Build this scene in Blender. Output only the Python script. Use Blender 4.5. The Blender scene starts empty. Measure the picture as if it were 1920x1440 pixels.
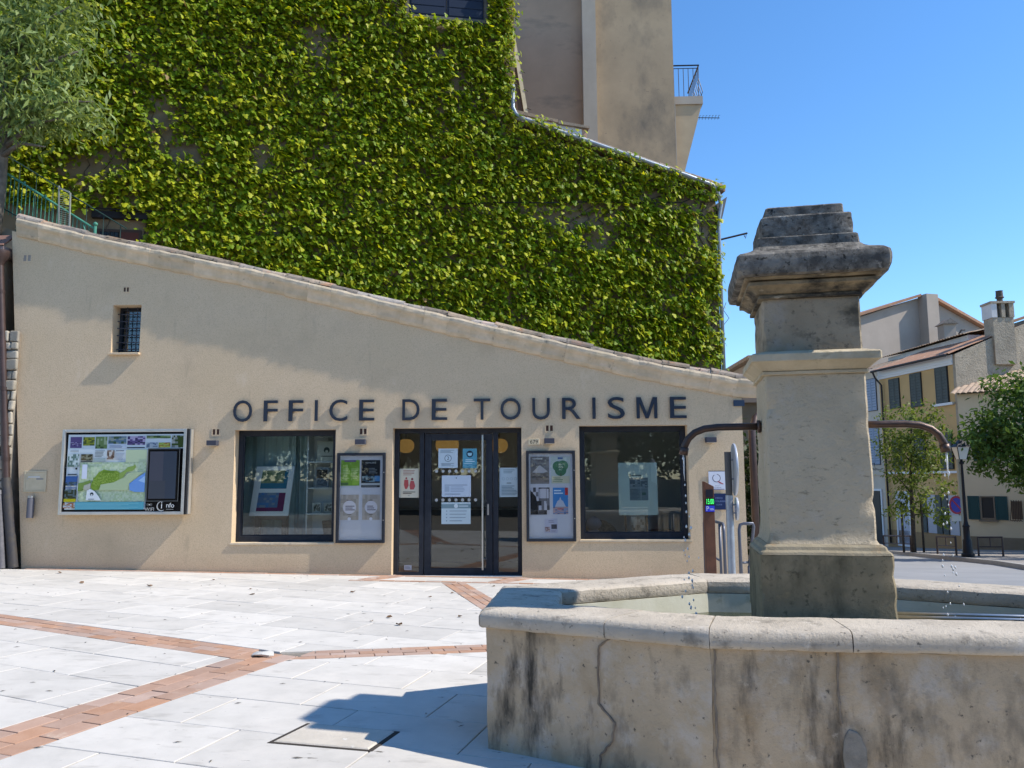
import bpy, bmesh, math, random
import numpy as np
from mathutils import Vector, Matrix, noise
random.seed(7); RNG = np.random.default_rng(11)
scn = bpy.context.scene
col = scn.collection
R = math.radians

# ------------------------------------------------------------------ camera
cam = bpy.data.cameras.new('camera'); camo = bpy.data.objects.new('camera', cam); col.objects.link(camo)
YAW, PITCH, ROLL = R(2.0), math.atan(180/1500), R(0.3)
d_ = Vector((-math.sin(YAW)*math.cos(PITCH), math.cos(YAW)*math.cos(PITCH), math.sin(PITCH)))
r_ = Vector((math.cos(YAW), math.sin(YAW), 0)); u_ = r_.cross(d_)
r2 = r_*math.cos(ROLL) - u_*math.sin(ROLL); u2 = u_*math.cos(ROLL) + r_*math.sin(ROLL)
mw = Matrix((r2, u2, -d_)).transposed().to_4x4(); mw.translation = (0, 0, 1.6)
camo.matrix_world = mw
cam.sensor_width = 36; cam.lens = 36*1500/1920; cam.clip_start = 0.05; cam.clip_end = 2000
scn.camera = camo
scn.render.resolution_x = 1024; scn.render.resolution_y = 768

# ------------------------------------------------------------------ sky, sun, exposure
SUN = Vector((0.665, -0.095, 0.71)).normalized()
w = bpy.data.worlds.new('World'); scn.world = w; w.use_nodes = True
nt = w.node_tree; nt.nodes.clear()
sky = nt.nodes.new('ShaderNodeTexSky'); sky.sky_type = 'NISHITA'; sky.sun_disc = False
sky.sun_elevation = math.asin(SUN.z); sky.sun_rotation = math.atan2(SUN.x, SUN.y)
sky.altitude = 300; sky.air_density = 1.0; sky.dust_density = 0.0; sky.ozone_density = 4.5
bg = nt.nodes.new('ShaderNodeBackground'); bg.inputs[1].default_value = 0.15
wo = nt.nodes.new('ShaderNodeOutputWorld')
hs = nt.nodes.new('ShaderNodeHueSaturation'); hs.inputs['Saturation'].default_value = 1.16
nt.links.new(sky.outputs[0], hs.inputs['Color']); nt.links.new(hs.outputs[0], bg.inputs[0]); nt.links.new(bg.outputs[0], wo.inputs[0])
sl = bpy.data.lights.new('sun', 'SUN'); sl.energy = 3.7; sl.angle = R(0.7); sl.color = (1, 0.94, 0.84)
slo = bpy.data.objects.new('sun', sl); col.objects.link(slo); slo.location = (30, -4, 40)
slo.rotation_euler = SUN.to_track_quat('Z', 'Y').to_euler()
scn.view_settings.view_transform = 'Standard'; scn.view_settings.look = 'None'
scn.view_settings.exposure = 0.7; scn.view_settings.gamma = 1

# ------------------------------------------------------------------ helpers
def C(r, g, b):
    def f(v):
        v /= 255
        return v/12.92 if v <= .04045 else ((v+.055)/1.055)**2.4
    return (f(r), f(g), f(b))
def lerp(a, b, t): return a+(b-a)*t
def ss(a, b, x):
    t = min(1, max(0, (x-a)/(b-a))); return t*t*(3-2*t)

def M(name, c1, rough=.8, metal=0, c2=None, scale=4, lo=.35, hi=.65, bump=0, bscale=40, rnd=0, dirt=(), spec=.3, bdist=.01, hue=0):
    """procedural surface: two-colour noise, dirt layers (colour, scale, lo, hi, stretch), per-object variation, fine relief"""
    m = bpy.data.materials.new(name); m.use_nodes = True; n = m.node_tree; N = n.nodes; K = n.links
    b = N['Principled BSDF']; b.inputs['Roughness'].default_value = rough; b.inputs['Metallic'].default_value = metal
    b.inputs['Specular IOR Level'].default_value = spec
    tc = N.new('ShaderNodeTexCoord'); oi = N.new('ShaderNodeObjectInfo')
    mu = N.new('ShaderNodeMath'); mu.operation = 'MULTIPLY'; mu.inputs[1].default_value = 57.3; K.new(oi.outputs['Random'], mu.inputs[0])
    ad = N.new('ShaderNodeVectorMath'); ad.operation = 'ADD'; K.new(tc.outputs['Object'], ad.inputs[0]); K.new(mu.outputs[0], ad.inputs[1])
    vec = ad.outputs[0]
    def nz(sc, st=None, det=6, ro=.6):
        t = N.new('ShaderNodeTexNoise'); t.inputs['Scale'].default_value = sc; t.inputs['Detail'].default_value = det; t.inputs['Roughness'].default_value = ro
        if st:
            mp = N.new('ShaderNodeMapping'); mp.inputs['Scale'].default_value = st; K.new(vec, mp.inputs[0]); K.new(mp.outputs[0], t.inputs['Vector'])
        else: K.new(vec, t.inputs['Vector'])
        return t.outputs['Fac']
    def ramp(o, a, z):
        r = N.new('ShaderNodeMapRange'); r.inputs[1].default_value = a; r.inputs[2].default_value = z; r.clamp = True; K.new(o, r.inputs[0]); return r.outputs[0]
    def mix(f, a, bb, mode='MIX'):
        x = N.new('ShaderNodeMix'); x.data_type = 'RGBA'; x.blend_type = mode
        if isinstance(f, float): x.inputs[0].default_value = f
        else: K.new(f, x.inputs[0])
        for k, s in ((6, a), (7, bb)):
            if isinstance(s, tuple): x.inputs[k].default_value = (*s[:3], 1)
            else: K.new(s, x.inputs[k])
        return x.outputs[2]
    cur = tuple(c1)
    if c2: cur = mix(ramp(nz(scale), lo, hi), cur, tuple(c2))
    for dc, ds, dl, dh, dst in dirt: cur = mix(ramp(nz(ds, dst, 8, .65), dl, dh), cur, tuple(dc))
    if rnd:
        h = N.new('ShaderNodeHueSaturation'); mr = N.new('ShaderNodeMapRange'); mr.inputs[3].default_value = 1-rnd; mr.inputs[4].default_value = 1+rnd
        K.new(oi.outputs['Random'], mr.inputs[0]); K.new(mr.outputs[0], h.inputs['Value'])
        if hue:
            m3 = N.new('ShaderNodeMath'); m3.operation = 'FRACT'; m4 = N.new('ShaderNodeMath'); m4.operation = 'MULTIPLY'; m4.inputs[1].default_value = 7.31
            K.new(oi.outputs['Random'], m4.inputs[0]); K.new(m4.outputs[0], m3.inputs[0])
            mh = N.new('ShaderNodeMapRange'); mh.inputs[3].default_value = 1-hue*4; mh.inputs[4].default_value = 1+hue*2; K.new(m3.outputs[0], mh.inputs[0]); K.new(mh.outputs[0], h.inputs['Saturation'])
        if isinstance(cur, tuple): h.inputs['Color'].default_value = (*cur, 1)
        else: K.new(cur, h.inputs['Color'])
        cur = h.outputs[0]
    if isinstance(cur, tuple): b.inputs['Base Color'].default_value = (*cur, 1)
    else: K.new(cur, b.inputs['Base Color'])
    if bump:
        bp = N.new('ShaderNodeBump'); bp.inputs['Strength'].default_value = bump; bp.inputs['Distance'].default_value = bdist
        K.new(nz(bscale, None, 8, .7), bp.inputs['Height']); K.new(bp.outputs[0], b.inputs['Normal'])
    return m

def print_mat(name, rough=.5):
    m = bpy.data.materials.new(name); m.use_nodes = True; N = m.node_tree.nodes
    b = N['Principled BSDF']; b.inputs['Roughness'].default_value = rough; b.inputs['Specular IOR Level'].default_value = .3
    a = N.new('ShaderNodeVertexColor'); a.layer_name = 'Col'; m.node_tree.links.new(a.outputs[0], b.inputs[0]); return m
def leaf_mat(name, rough=.45, trans=.35, tint=(1.25, 1.2, .55)):
    m = bpy.data.materials.new(name); m.use_nodes = True; N = m.node_tree.nodes; K = m.node_tree.links
    b = N['Principled BSDF']; b.inputs['Roughness'].default_value = rough; b.inputs['Specular IOR Level'].default_value = .22
    a = N.new('ShaderNodeVertexColor'); a.layer_name = 'Col'; K.new(a.outputs[0], b.inputs[0])
    t = N.new('ShaderNodeBsdfTranslucent'); g = N.new('ShaderNodeMix'); g.data_type = 'RGBA'; g.blend_type = 'MULTIPLY'; g.inputs[0].default_value = 1
    K.new(a.outputs[0], g.inputs[6]); g.inputs[7].default_value = (*tint, 1); K.new(g.outputs[2], t.inputs[0])
    x = N.new('ShaderNodeMixShader'); x.inputs[0].default_value = trans; K.new(b.outputs[0], x.inputs[1]); K.new(t.outputs[0], x.inputs[2])
    K.new(x.outputs[0], N['Material Output'].inputs[0]); return m
def glass_mat(name, tint=(.93, .97, .96), k=1.8, off=.0):
    m = bpy.data.materials.new(name); m.use_nodes = True; N = m.node_tree.nodes; K = m.node_tree.links; N.remove(N['Principled BSDF'])
    t = N.new('ShaderNodeBsdfTransparent'); t.inputs[0].default_value = (*tint, 1)
    g = N.new('ShaderNodeBsdfGlossy'); g.inputs['Roughness'].default_value = .01
    f = N.new('ShaderNodeFresnel'); f.inputs[0].default_value = 1.5
    q = N.new('ShaderNodeMath'); q.operation = 'MULTIPLY_ADD'; q.inputs[1].default_value = k; q.inputs[2].default_value = off; q.use_clamp = True; K.new(f.outputs[0], q.inputs[0])
    x = N.new('ShaderNodeMixShader'); K.new(q.outputs[0], x.inputs[0]); K.new(t.outputs[0], x.inputs[1]); K.new(g.outputs[0], x.inputs[2])
    K.new(x.outputs[0], N['Material Output'].inputs[0]); return m
def emit_mat(name, c, s):
    m = bpy.data.materials.new(name); m.use_nodes = True; b = m.node_tree.nodes['Principled BSDF']
    b.inputs['Base Color'].default_value = (*c, 1); b.inputs['Emission Color'].default_value = (*c, 1); b.inputs['Emission Strength'].default_value = s; return m

class Fr:
    """a vertical plane: origin, direction along it, outward normal; point(u, z, d)"""
    def __init__(s, ox, oy, ex, ey, flip=False):
        l = math.hypot(ex, ey); s.o = (ox, oy); s.e = (ex/l, ey/l); s.n = (ey/l, -ex/l)
        if flip: s.n = (-s.n[0], -s.n[1])
    def p(s, u, z, d=0): return (s.o[0]+s.e[0]*u+s.n[0]*d, s.o[1]+s.e[1]*u+s.n[1]*d, z)

WL = {}
def wloc(o): return WL.get(o.name, Vector((0, 0, 0)))
class MB:
    def __init__(s): s.v = []; s.f = []; s.c = []; s.cur = None
    def add(s, vs, fs):
        b = len(s.v); s.v += [tuple(v) for v in vs]
        for f in fs: s.f.append(tuple(b+i for i in f)); s.c.append(s.cur)
        return s
    def hexa(s, p):  # 8 points: bottom loop, top loop
        return s.add(p, [(3, 2, 1, 0), (4, 5, 6, 7), (0, 1, 5, 4), (1, 2, 6, 5), (2, 3, 7, 6), (3, 0, 4, 7)])
    def box(s, x0, x1, y0, y1, z0, z1):
        return s.hexa([(x0, y0, z0), (x1, y0, z0), (x1, y1, z0), (x0, y1, z0), (x0, y0, z1), (x1, y0, z1), (x1, y1, z1), (x0, y1, z1)])
    def obox(s, fr, u0, u1, z0, z1, d0, d1):
        P = fr.p
        return s.hexa([P(u0, z0, d1), P(u1, z0, d1), P(u1, z0, d0), P(u0, z0, d0), P(u0, z1, d1), P(u1, z1, d1), P(u1, z1, d0), P(u0, z1, d0)])
    def frame(s, fr, u0, u1, z0, z1, d0, d1, t, tb=None):  # four butted bars
        tb = tb or t
        s.obox(fr, u0, u0+t, z0, z1, d0, d1); s.obox(fr, u1-t, u1, z0, z1, d0, d1)
        s.obox(fr, u0+t, u1-t, z0, z0+tb, d0, d1); s.obox(fr, u0+t, u1-t, z1-t, z1, d0, d1); return s
    def prism(s, poly, fn, a, b):  # poly in 2D, fn(x, y, t) -> point
        n = len(poly); vs = [fn(x, y, a) for x, y in poly]+[fn(x, y, b) for x, y in poly]
        return s.add(vs, [tuple(range(n-1, -1, -1)), tuple(range(n, 2*n))]+[(i, (i+1) % n, n+(i+1) % n, n+i) for i in range(n)])
    def tube(s, pts, r, n=8, caps=True):
        pts = [Vector(p) for p in pts]; m = len(pts); vs = []; fs = []
        up = None
        for i, p in enumerate(pts):
            t = (pts[min(i+1, m-1)]-pts[max(i-1, 0)]).normalized()
            if up is None:
                a = Vector((0, 0, 1)) if abs(t.z) < .9 else Vector((1, 0, 0)); x = t.cross(a).normalized()
            else: x = (up-t*up.dot(t)).normalized()
            up = x; y = t.cross(x); rr = r[i] if isinstance(r, (list, tuple)) else r
            vs += [p+x*rr*math.cos(2*math.pi*k/n)+y*rr*math.sin(2*math.pi*k/n) for k in range(n)]
        for i in range(m-1):
            for k in range(n): fs.append((i*n+k, i*n+(k+1) % n, (i+1)*n+(k+1) % n, (i+1)*n+k))
        if caps: fs += [tuple(range(n-1, -1, -1)), tuple(range((m-1)*n, m*n))]
        return s.add(vs, fs)
    def lathe(s, prof, c, n=16):
        vs = []; fs = []
        for r, z in prof: vs += [(c[0]+r*math.cos(2*math.pi*k/n), c[1]+r*math.sin(2*math.pi*k/n), c[2]+z) for k in range(n)]
        for i in range(len(prof)-1):
            for k in range(n): fs.append((i*n+k, i*n+(k+1) % n, (i+1)*n+(k+1) % n, (i+1)*n+k))
        fs += [tuple(range(n-1, -1, -1)), tuple(range((len(prof)-1)*n, len(prof)*n))]
        return s.add(vs, fs)
    def disc(s, fr, u, z, r, d0, d1, n=20, rz=None):
        return s.prism([(u+r*math.cos(2*math.pi*k/n), z+(rz or r)*math.sin(2*math.pi*k/n)) for k in range(n)], lambda x, y, t: fr.p(x, y, t), d0, d1)
    def grid(s, fn, nu, nv):
        vs = [fn(i/nu, j/nv) for j in range(nv+1) for i in range(nu+1)]
        return s.add(vs, [(j*(nu+1)+i, j*(nu+1)+i+1, (j+1)*(nu+1)+i+1, (j+1)*(nu+1)+i) for j in range(nv) for i in range(nu)])
    def rough(s, amp, sc, seed=0):
        o = Vector((seed*13.7, seed*5.1, seed*3.3))
        s.v = [tuple(Vector(v)+noise.noise_vector(Vector(v)*sc+o)*amp) for v in s.v]; return s
    def build(s, name, mat, parent=None, smooth=False, bevel=0, seg=2, recalc=True):
        V = np.array(s.v, float); lo = V.min(0); hi = V.max(0)
        org = Vector(((lo[0]+hi[0])/2, (lo[1]+hi[1])/2, lo[2]))
        me = bpy.data.meshes.new(name); me.from_pydata([tuple(p) for p in (V-np.array(org))], [], s.f)
        if any(c is not None for c in s.c):
            ca = me.color_attributes.new('Col', 'FLOAT_COLOR', 'CORNER'); k = 0
            buf = []
            for f, c in zip(s.f, s.c): buf += list((*(c or (.8, .8, .8)), 1))*len(f)
            ca.data.foreach_set('color', buf)
        if recalc and len(s.f) < 20000:
            bm = bmesh.new(); bm.from_mesh(me); bmesh.ops.recalc_face_normals(bm, faces=bm.faces); bm.to_mesh(me); bm.free()
        if smooth:
            me.polygons.foreach_set('use_smooth', [True]*len(me.polygons))
        me.materials.append(mat)
        o = bpy.data.objects.new(name, me); col.objects.link(o)
        if smooth == 'auto': me.set_sharp_from_angle(angle=R(40))
        WL[o.name] = org
        if parent: o.parent = parent; o.location = org-wloc(parent)
        else: o.location = org
        if bevel:
            b = o.modifiers.new('bevel', 'BEVEL'); b.width = bevel; b.segments = seg; b.limit_method = 'ANGLE'
        return o
def tag(o, label, cat, group=None):
    o['label'] = label; o['category'] = cat
    if group: o['group'] = group
    return o
def struct(o): o['kind'] = 'structure'; return o
def stuff(o): o['kind'] = 'stuff'; return o
def thing(name, label, cat, loc, group=None):
    o = bpy.data.objects.new(name, None); col.objects.link(o); o.location = loc; o.empty_display_size = .2
    WL[o.name] = Vector(loc); return tag(o, label, cat, group)
def inst(src, name, parent, loc, rot=(0, 0, 0), scale=(1, 1, 1)):  # a piece that shares mesh data
    o = src.copy(); o.name = name; col.objects.link(o); o.parent = parent
    o.location = Vector(loc)-wloc(parent) if parent else loc; o.rotation_euler = rot; o.scale = scale; return o
def np_mesh(name, V, k, mat, colr=None, parent=None):
    """polygons of k corners each, laid out one after another"""
    V = np.asarray(V, float).reshape(-1, 3); n = len(V)//k
    lo = V.min(0); hi = V.max(0); org = np.array([(lo[0]+hi[0])/2, (lo[1]+hi[1])/2, lo[2]])
    me = bpy.data.meshes.new(name); me.vertices.add(len(V)); me.vertices.foreach_set('co', (V-org).ravel())
    me.loops.add(len(V)); me.loops.foreach_set('vertex_index', np.arange(len(V)))
    me.polygons.add(n); me.polygons.foreach_set('loop_start', np.arange(0, len(V), k)); me.polygons.foreach_set('loop_total', np.full(n, k))
    me.update(calc_edges=True)
    if colr is not None:
        ca = me.color_attributes.new('Col', 'FLOAT_COLOR', 'CORNER')
        c4 = np.concatenate([np.repeat(colr, k, 0), np.ones((len(V), 1))], 1); ca.data.foreach_set('color', c4.ravel())
    me.materials.append(mat); o = bpy.data.objects.new(name, me); col.objects.link(o); WL[o.name] = Vector(org)
    if parent: o.parent = parent; o.location = Vector(org)-wloc(parent)
    else: o.location = org
    return o
_tx = {}
def text_geo(body):
    if body in _tx: return _tx[body]
    cu = bpy.data.curves.new('txt', 'FONT'); cu.body = body; cu.resolution_u = 4
    ob = bpy.data.objects.new('txt', cu); col.objects.link(ob); dg = bpy.context.evaluated_depsgraph_get()
    me = bpy.data.meshes.new_from_object(ob.evaluated_get(dg)); bpy.data.objects.remove(ob)
    vs = [(v.co.x, v.co.y) for v in me.vertices]; fs = [tuple(p.vertices) for p in me.polygons]
    bpy.data.meshes.remove(me); bpy.data.curves.remove(cu)
    x0 = min(v[0] for v in vs); x1 = max(v[0] for v in vs); y0 = min(v[1] for v in vs); y1 = max(v[1] for v in vs)
    _tx[body] = ([((x-x0)/(x1-x0), (y-y0)/(y1-y0)) for x, y in vs], fs, (x1-x0)/(y1-y0)); return _tx[body]
def put_text(mb, body, fr, u0, u1, z0, z1, d0, d1=None):
    vs, fs, _ = text_geo(body); P = [(lerp(u0, u1, x), lerp(z0, z1, y)) for x, y in vs]
    if d1 is None: mb.add([fr.p(u, z, d0) for u, z in P], fs); return
    n = len(P); E = {}
    for f in fs:
        for i in range(len(f)):
            a, b = f[i], f[(i+1) % len(f)]
            E[(a, b)] = 1
    side = [(a, b) for a, b in E if (b, a) not in E]
    mb.add([fr.p(u, z, d1) for u, z in P]+[fr.p(u, z, d0) for u, z in P], list(fs)+[tuple(n+i for i in reversed(f)) for f in fs]+[(b, a, n+a, n+b) for a, b in side])

W_, K_ = C(235, 236, 232), C(25, 25, 28)
def draw(mb, fr, u0, u1, z0, z1, d, items):
    """flat print: each item one layer further out. coordinates 0..1, y down"""
    U = lambda x: lerp(u0, u1, x); Z = lambda y: lerp(z1, z0, y)
    for it in items:
        d += .0005; k = it[0]; mb.cur = it[-1]
        if k == 'r': mb.add([fr.p(U(it[1]), Z(it[4]), d), fr.p(U(it[3]), Z(it[4]), d), fr.p(U(it[3]), Z(it[2]), d), fr.p(U(it[1]), Z(it[2]), d)], [(0, 1, 2, 3)])
        elif k == 'p': mb.add([fr.p(U(x), Z(y), d) for x, y in it[1]], [tuple(range(len(it[1])))])
        elif k == 'c':
            rx = it[3]; rz = it[3]*(u1-u0)/(z1-z0)
            mb.add([fr.p(U(it[1]+rx*math.cos(a*math.pi/10)), Z(it[2]+rz*math.sin(a*math.pi/10)), d) for a in range(20)], [tuple(range(20))])
        elif k == 't':  # text, cx, cy, height, colour
            vs, fs, asp = text_geo(it[1]); h = it[4]*(z1-z0); wd = h*asp; cu = U(it[2]); cz = Z(it[3])
            put_text(mb, it[1], fr, cu-wd/2, cu+wd/2, cz-h/2, cz+h/2, d)
        elif k == 'l':  # lines of small print x0,y0,x1,y1,n
            n = it[5]
            for i in range(n):
                y = lerp(it[2], it[4], (i+.5)/n); hh = (it[4]-it[2])/n*.22; xe = lerp(it[3], it[1], random.random()*.35)
                mb.add([fr.p(U(it[1]), Z(y+hh), d), fr.p(U(xe), Z(y+hh), d), fr.p(U(xe), Z(y-hh), d), fr.p(U(it[1]), Z(y-hh), d)], [(0, 1, 2, 3)])
        elif k == 'n':  # noisy photo: x0,y0,x1,y1,(colours)
            nx, ny = 7, 6
            for i in range(nx):
                for j in range(ny):
                    t = noise.noise(Vector((i*.45+it[1]*37, j*.6+it[2]*23, 3.1)))*.9+.5+random.uniform(-.18, .18)
                    cs = it[5]; q = min(len(cs)-1, max(0, int(t*len(cs)))); mb.cur = cs[q]
                    x0 = lerp(it[1], it[3], i/nx); x1 = lerp(it[1], it[3], (i+1)/nx); y0 = lerp(it[2], it[4], j/ny); y1 = lerp(it[2], it[4], (j+1)/ny)
                    mb.add([fr.p(U(x0), Z(y1), d), fr.p(U(x1), Z(y1), d), fr.p(U(x1), Z(y0), d), fr.p(U(x0), Z(y0), d)], [(0, 1, 2, 3)])
def sheet(name, label, cat, fr, u0, u1, z0, z1, d, bgc, items, group=None, parent=None, thick=.003):
    mb = MB(); mb.cur = bgc; mb.obox(fr, u0, u1, z0, z1, d, d+thick)
    draw(mb, fr, u0, u1, z0, z1, d+thick, items)
    o = mb.build(name, PRINT, parent, recalc=False)
    return tag(o, label, cat, group) if not parent else o

# ------------------------------------------------------------------ materials
PRINT = print_mat('print'); PRINT_GLOSS = print_mat('print_gloss', .2)
LEAF = leaf_mat('ivy_leaf', .48, .45, (1.35, 1.2, .4)); TLEAF = leaf_mat('tree_leaf', .5, .38)
plaster = M('ochre_plaster', (.63, .475, .305), .92, spec=.1, c2=(.66, .50, .33), scale=1.3, bump=.5, bscale=42, bdist=.008, dirt=[((.50, .38, .25), 1.1, .52, .85, None), ((.48, .355, .225), 75, .50, .66, None), ((.44, .335, .225), 5, .62, .82, (1, 1, .18)), ((.68, .53, .37), 2.3, .62, .75, (1, 1, .6))])
verge_m = M('verge_plaster', (.64, .51, .36), .9, c2=(.50, .40, .27), scale=5, bump=.4, bscale=30, bdist=.012, rnd=.10, dirt=[((.22, .19, .15), 7, .62, .75, None)])
tile_old = M('old_canal_tile', (.36, .275, .205), .9, c2=(.22, .19, .15), scale=8, bump=.6, bscale=50, rnd=.35, hue=.1, dirt=[((.42, .24, .15), 4, .55, .65, None), ((.07, .065, .055), 14, .55, .65, None)])
tile_red = M('red_canal_tile', (.42, .22, .13), .9, c2=(.33, .2, .14), scale=3, bump=.3, rnd=.2, dirt=[((.5, .38, .28), 5, .55, .7, None)])
dark_metal = M('anthracite_aluminium', C(38, 41, 48), .55, 0, c2=C(46, 50, 57), scale=9, spec=.2)
sign_metal = M('sign_metal', C(46, 53, 64), .6, 0, spec=.2)
steel = M('brushed_steel', (.55, .54, .52), .35, .9, c2=(.45, .44, .42), scale=12)
silver = M('silver_aluminium', (.62, .60, .55), .4, .7, c2=(.55, .53, .48), scale=6)
black = M('black_paint', (.012, .012, .014), .35)
grey_paint = M('grey_paint', C(70, 71, 80), .75, spec=.15)
cream_paint = M('cream_paint', C(205, 190, 160), .5, c2=C(190, 175, 145), scale=5)
brown_pipe = M('brown_pipe', (.075, .045, .038), .42, .3, c2=(.055, .035, .03), scale=6, spec=.5)
iron_pipe = M('cast_iron', (.05, .05, .06), .6, .3, c2=(.08, .07, .06), scale=10, bump=.3)
room_m = M('room_paint', (.78, .76, .72), .9); floor_in = M('room_floor', (.12, .1, .085), .5)
white_in = M('white_laminate', (.72, .74, .72), .5); dark_in = M('dark_wood', (.05, .035, .03), .5)
curtain_m = M('curtain_cloth', (.48, .62, .62), .9, c2=(.4, .53, .54), scale=3)
orange_m = emit_mat('lit_lampshade', (.52, .29, .09), .22)
glass = glass_mat('window_glass'); glass_case = glass_mat('case_glass', (.97, .98, .98), .6, .0)
stone_white = M('pale_limestone', (.585, .55, .50), .85, spec=.1, c2=(.515, .485, .44), scale=3.5, bump=.3, bscale=25, bdist=.004, rnd=.09, dirt=[((.60, .56, .505), 2.2, .5, .7, None), ((.37, .345, .31), 7, .56, .76, (.35, 1, 1)), ((.16, .145, .125), 16, .665, .70, (.3, 1, 1)), ((.20, .18, .155), 45, .68, .72, None)])
brick_m = M('terracotta_paver', (.43, .275, .20), .95, c2=(.385, .235, .165), spec=.1, scale=6, bump=.3, bscale=40, rnd=.10, hue=.07, dirt=[((.52, .40, .30), 5, .6, .72, None), ((.2, .13, .1), 20, .66, .78, None)])
mortar = M('sand_mortar', (.25, .22, .18), .95, c2=(.17, .15, .125), scale=8)
asphalt = M('asphalt', (.30, .295, .295), .85, c2=(.25, .25, .25), scale=.7, bump=.3, bscale=90)
ground_m = M('earth', (.23, .2, .16), .95, c2=(.16, .14, .11), scale=.4, bump=.3)
pave_far = M('pavement_concrete', (.30, .27, .245), .9, c2=(.25, .23, .21), scale=1.2, bump=.2)
fstone = M('fountain_stone', (.53, .41, .28), .95, c2=(.43, .335, .225), scale=2.6, bump=.7, bscale=34, bdist=.014, rnd=.05, spec=.15, dirt=[
    ((.50, .43, .35), 4.5, .50, .66, None), ((.34, .235, .13), 2.2, .53, .74, (1, 1, .6)), ((.20, .165, .12), 5, .52, .72, (1, 1, .55)), ((.065, .056, .045), 2.8, .555, .70, (1.5, 1.5, .40)), ((.11, .095, .075), 26, .62, .70, None), ((.56, .47, .36), 11, .62, .74, None)])
frim = M('fountain_rim_stone', (.54, .47, .38), .95, spec=.15, c2=(.43, .37, .295), scale=3, bump=.8, bscale=45, bdist=.014, rnd=.06, dirt=[((.15, .135, .115), 34, .60, .68, None), ((.25, .22, .18), 6, .56, .70, None), ((.62, .55, .46), 9, .6, .7, None)])
cstone = M('column_stone', (.58, .475, .33), .92, c2=(.49, .40, .275), scale=2.5, bump=.9, bscale=26, bdist=.018, dirt=[((.56, .48, .37), 5, .56, .72, None), ((.22, .18, .115), 3.0, .58, .76, (1, 1, .5)), ((.30, .25, .17), 18, .58, .7, (1, 1, 2.2))])
cbase = M('plinth_stone', (.32, .255, .155), .88, c2=(.20, .165, .10), scale=4, bump=.6, bscale=25, bdist=.012, dirt=[((.085, .075, .045), 2.6, .50, .66, (1, 1, .5)), ((.40, .30, .16), 4, .6, .72, None), ((.12, .10, .06), 25, .57, .67, None)])
ccap = M('lichen_cap_stone', (.30, .275, .235), .95, c2=(.115, .105, .092), scale=13, lo=.38, hi=.62, bump=1.0, bscale=48, bdist=.022, spec=.1, dirt=[((.44, .41, .355), 16, .60, .70, None), ((.045, .042, .038), 30, .56, .66, None), ((.09, .082, .07), 3.5, .54, .70, None)])
ccorn = M('cornice_stone', (.36, .275, .165), .92, c2=(.19, .15, .095), scale=6, bump=.9, bscale=28, bdist=.016, dirt=[((.05, .043, .034), 3.2, .46, .60, (1, 1, 2)), ((.46, .38, .27), 8, .62, .70, (1, 1, 3))])
cbase2 = M('plinth_top_stone', (.38, .32, .22), .9, c2=(.27, .22, .14), scale=3, bump=.7, bscale=25, bdist=.012, dirt=[((.36, .22, .1), 4, .58, .7, None)])
cblock = M('upper_block_stone', (.40, .325, .225), .92, c2=(.31, .25, .17), scale=3, bump=1.0, bscale=24, bdist=.014, dirt=[((.38, .33, .27), 4, .56, .7, None), ((.10, .085, .06), 3, .50, .68, (1, 1, 1.6)), ((.17, .14, .10), 22, .56, .68, None)])
cband = M('string_course_stone', (.60, .50, .345), .92, c2=(.46, .375, .245), scale=4, bump=.9, bscale=24, bdist=.016, dirt=[((.24, .195, .12), 4, .58, .72, (1, 1, 2))])
lining = M('basin_lining', (.62, .60, .49), .8, c2=(.52, .5, .38), scale=3, bump=.2, dirt=[((.25, .24, .12), 5, .62, .75, None)])
bronze = M('bronze_spout', (.075, .05, .04), .42, .6, c2=(.11, .07, .055), scale=14, bump=.2, spec=.5)
patch_m = M('cement_patch', (.30, .275, .235), .95, c2=(.2, .18, .15), scale=9, bump=.8, bscale=30)
joint_m = M('dark_joint', (.20, .155, .115), .95, c2=(.28, .225, .165), scale=14, bump=.8, bscale=40)
wall_old = M('old_render', (.22, .17, .115), .95, c2=(.15, .118, .08), scale=1.5, bump=.6, bscale=25, dirt=[((.18, .155, .13), 3, .55, .7, None)])
tall_m = M('tall_house_render', (.47, .35, .225), .95, c2=(.38, .285, .185), scale=.8, bump=.3, bscale=30, dirt=[((.20, .165, .125), .9, .50, .75, (1, 1, .6)), ((.17, .14, .11), 6, .62, .75, None)])
tall_m2 = M('tall_house_render_rosy', (.45, .315, .22), .95, c2=(.38, .27, .19), scale=.8, bump=.3, bscale=30, dirt=[((.20, .165, .13), .9, .55, .75, (.5, 1, 1.4))])
pil_m = M('pilaster_render', (.44, .38, .31), .95, c2=(.37, .32, .26), scale=1)
zinc = M('zinc', (.30, .34, .40), .5, .5, c2=(.24, .27, .31), scale=6)
green_paint = M('green_paint', (.075, .26, .185), .55, c2=(.05, .19, .14), scale=15)
bark = M('bark', (.20, .17, .14), .95, c2=(.11, .095, .08), scale=9, bump=.8, bscale=20)
bark_dark = M('bark_dark', (.09, .075, .06), .95, c2=(.05, .042, .035), scale=9, bump=.8, bscale=20)
rust = M('weathering_steel', (.155, .07, .042), .75, .2, c2=(.115, .055, .036), scale=8, bump=.2)
grey_green = M('grey_shutter', (.10, .115, .105), .7, c2=(.08, .09, .085), scale=8)
blue_shut = M('blue_shutter', (.30, .36, .46), .7); teal_shut = M('teal_shutter', (.015, .06, .065), .6)
ochre_h = M('ochre_house_render', (.58, .385, .175), .92, c2=(.52, .35, .165), scale=1, bump=.3, rnd=0)
pale_h = M('pale_house_render', (.58, .51, .42), .92, c2=(.52, .46, .38), scale=1, bump=.2)
cream_h = M('cream_house_render', (.66, .55, .38), .92, c2=(.60, .50, .35), scale=1, bump=.2)
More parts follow.
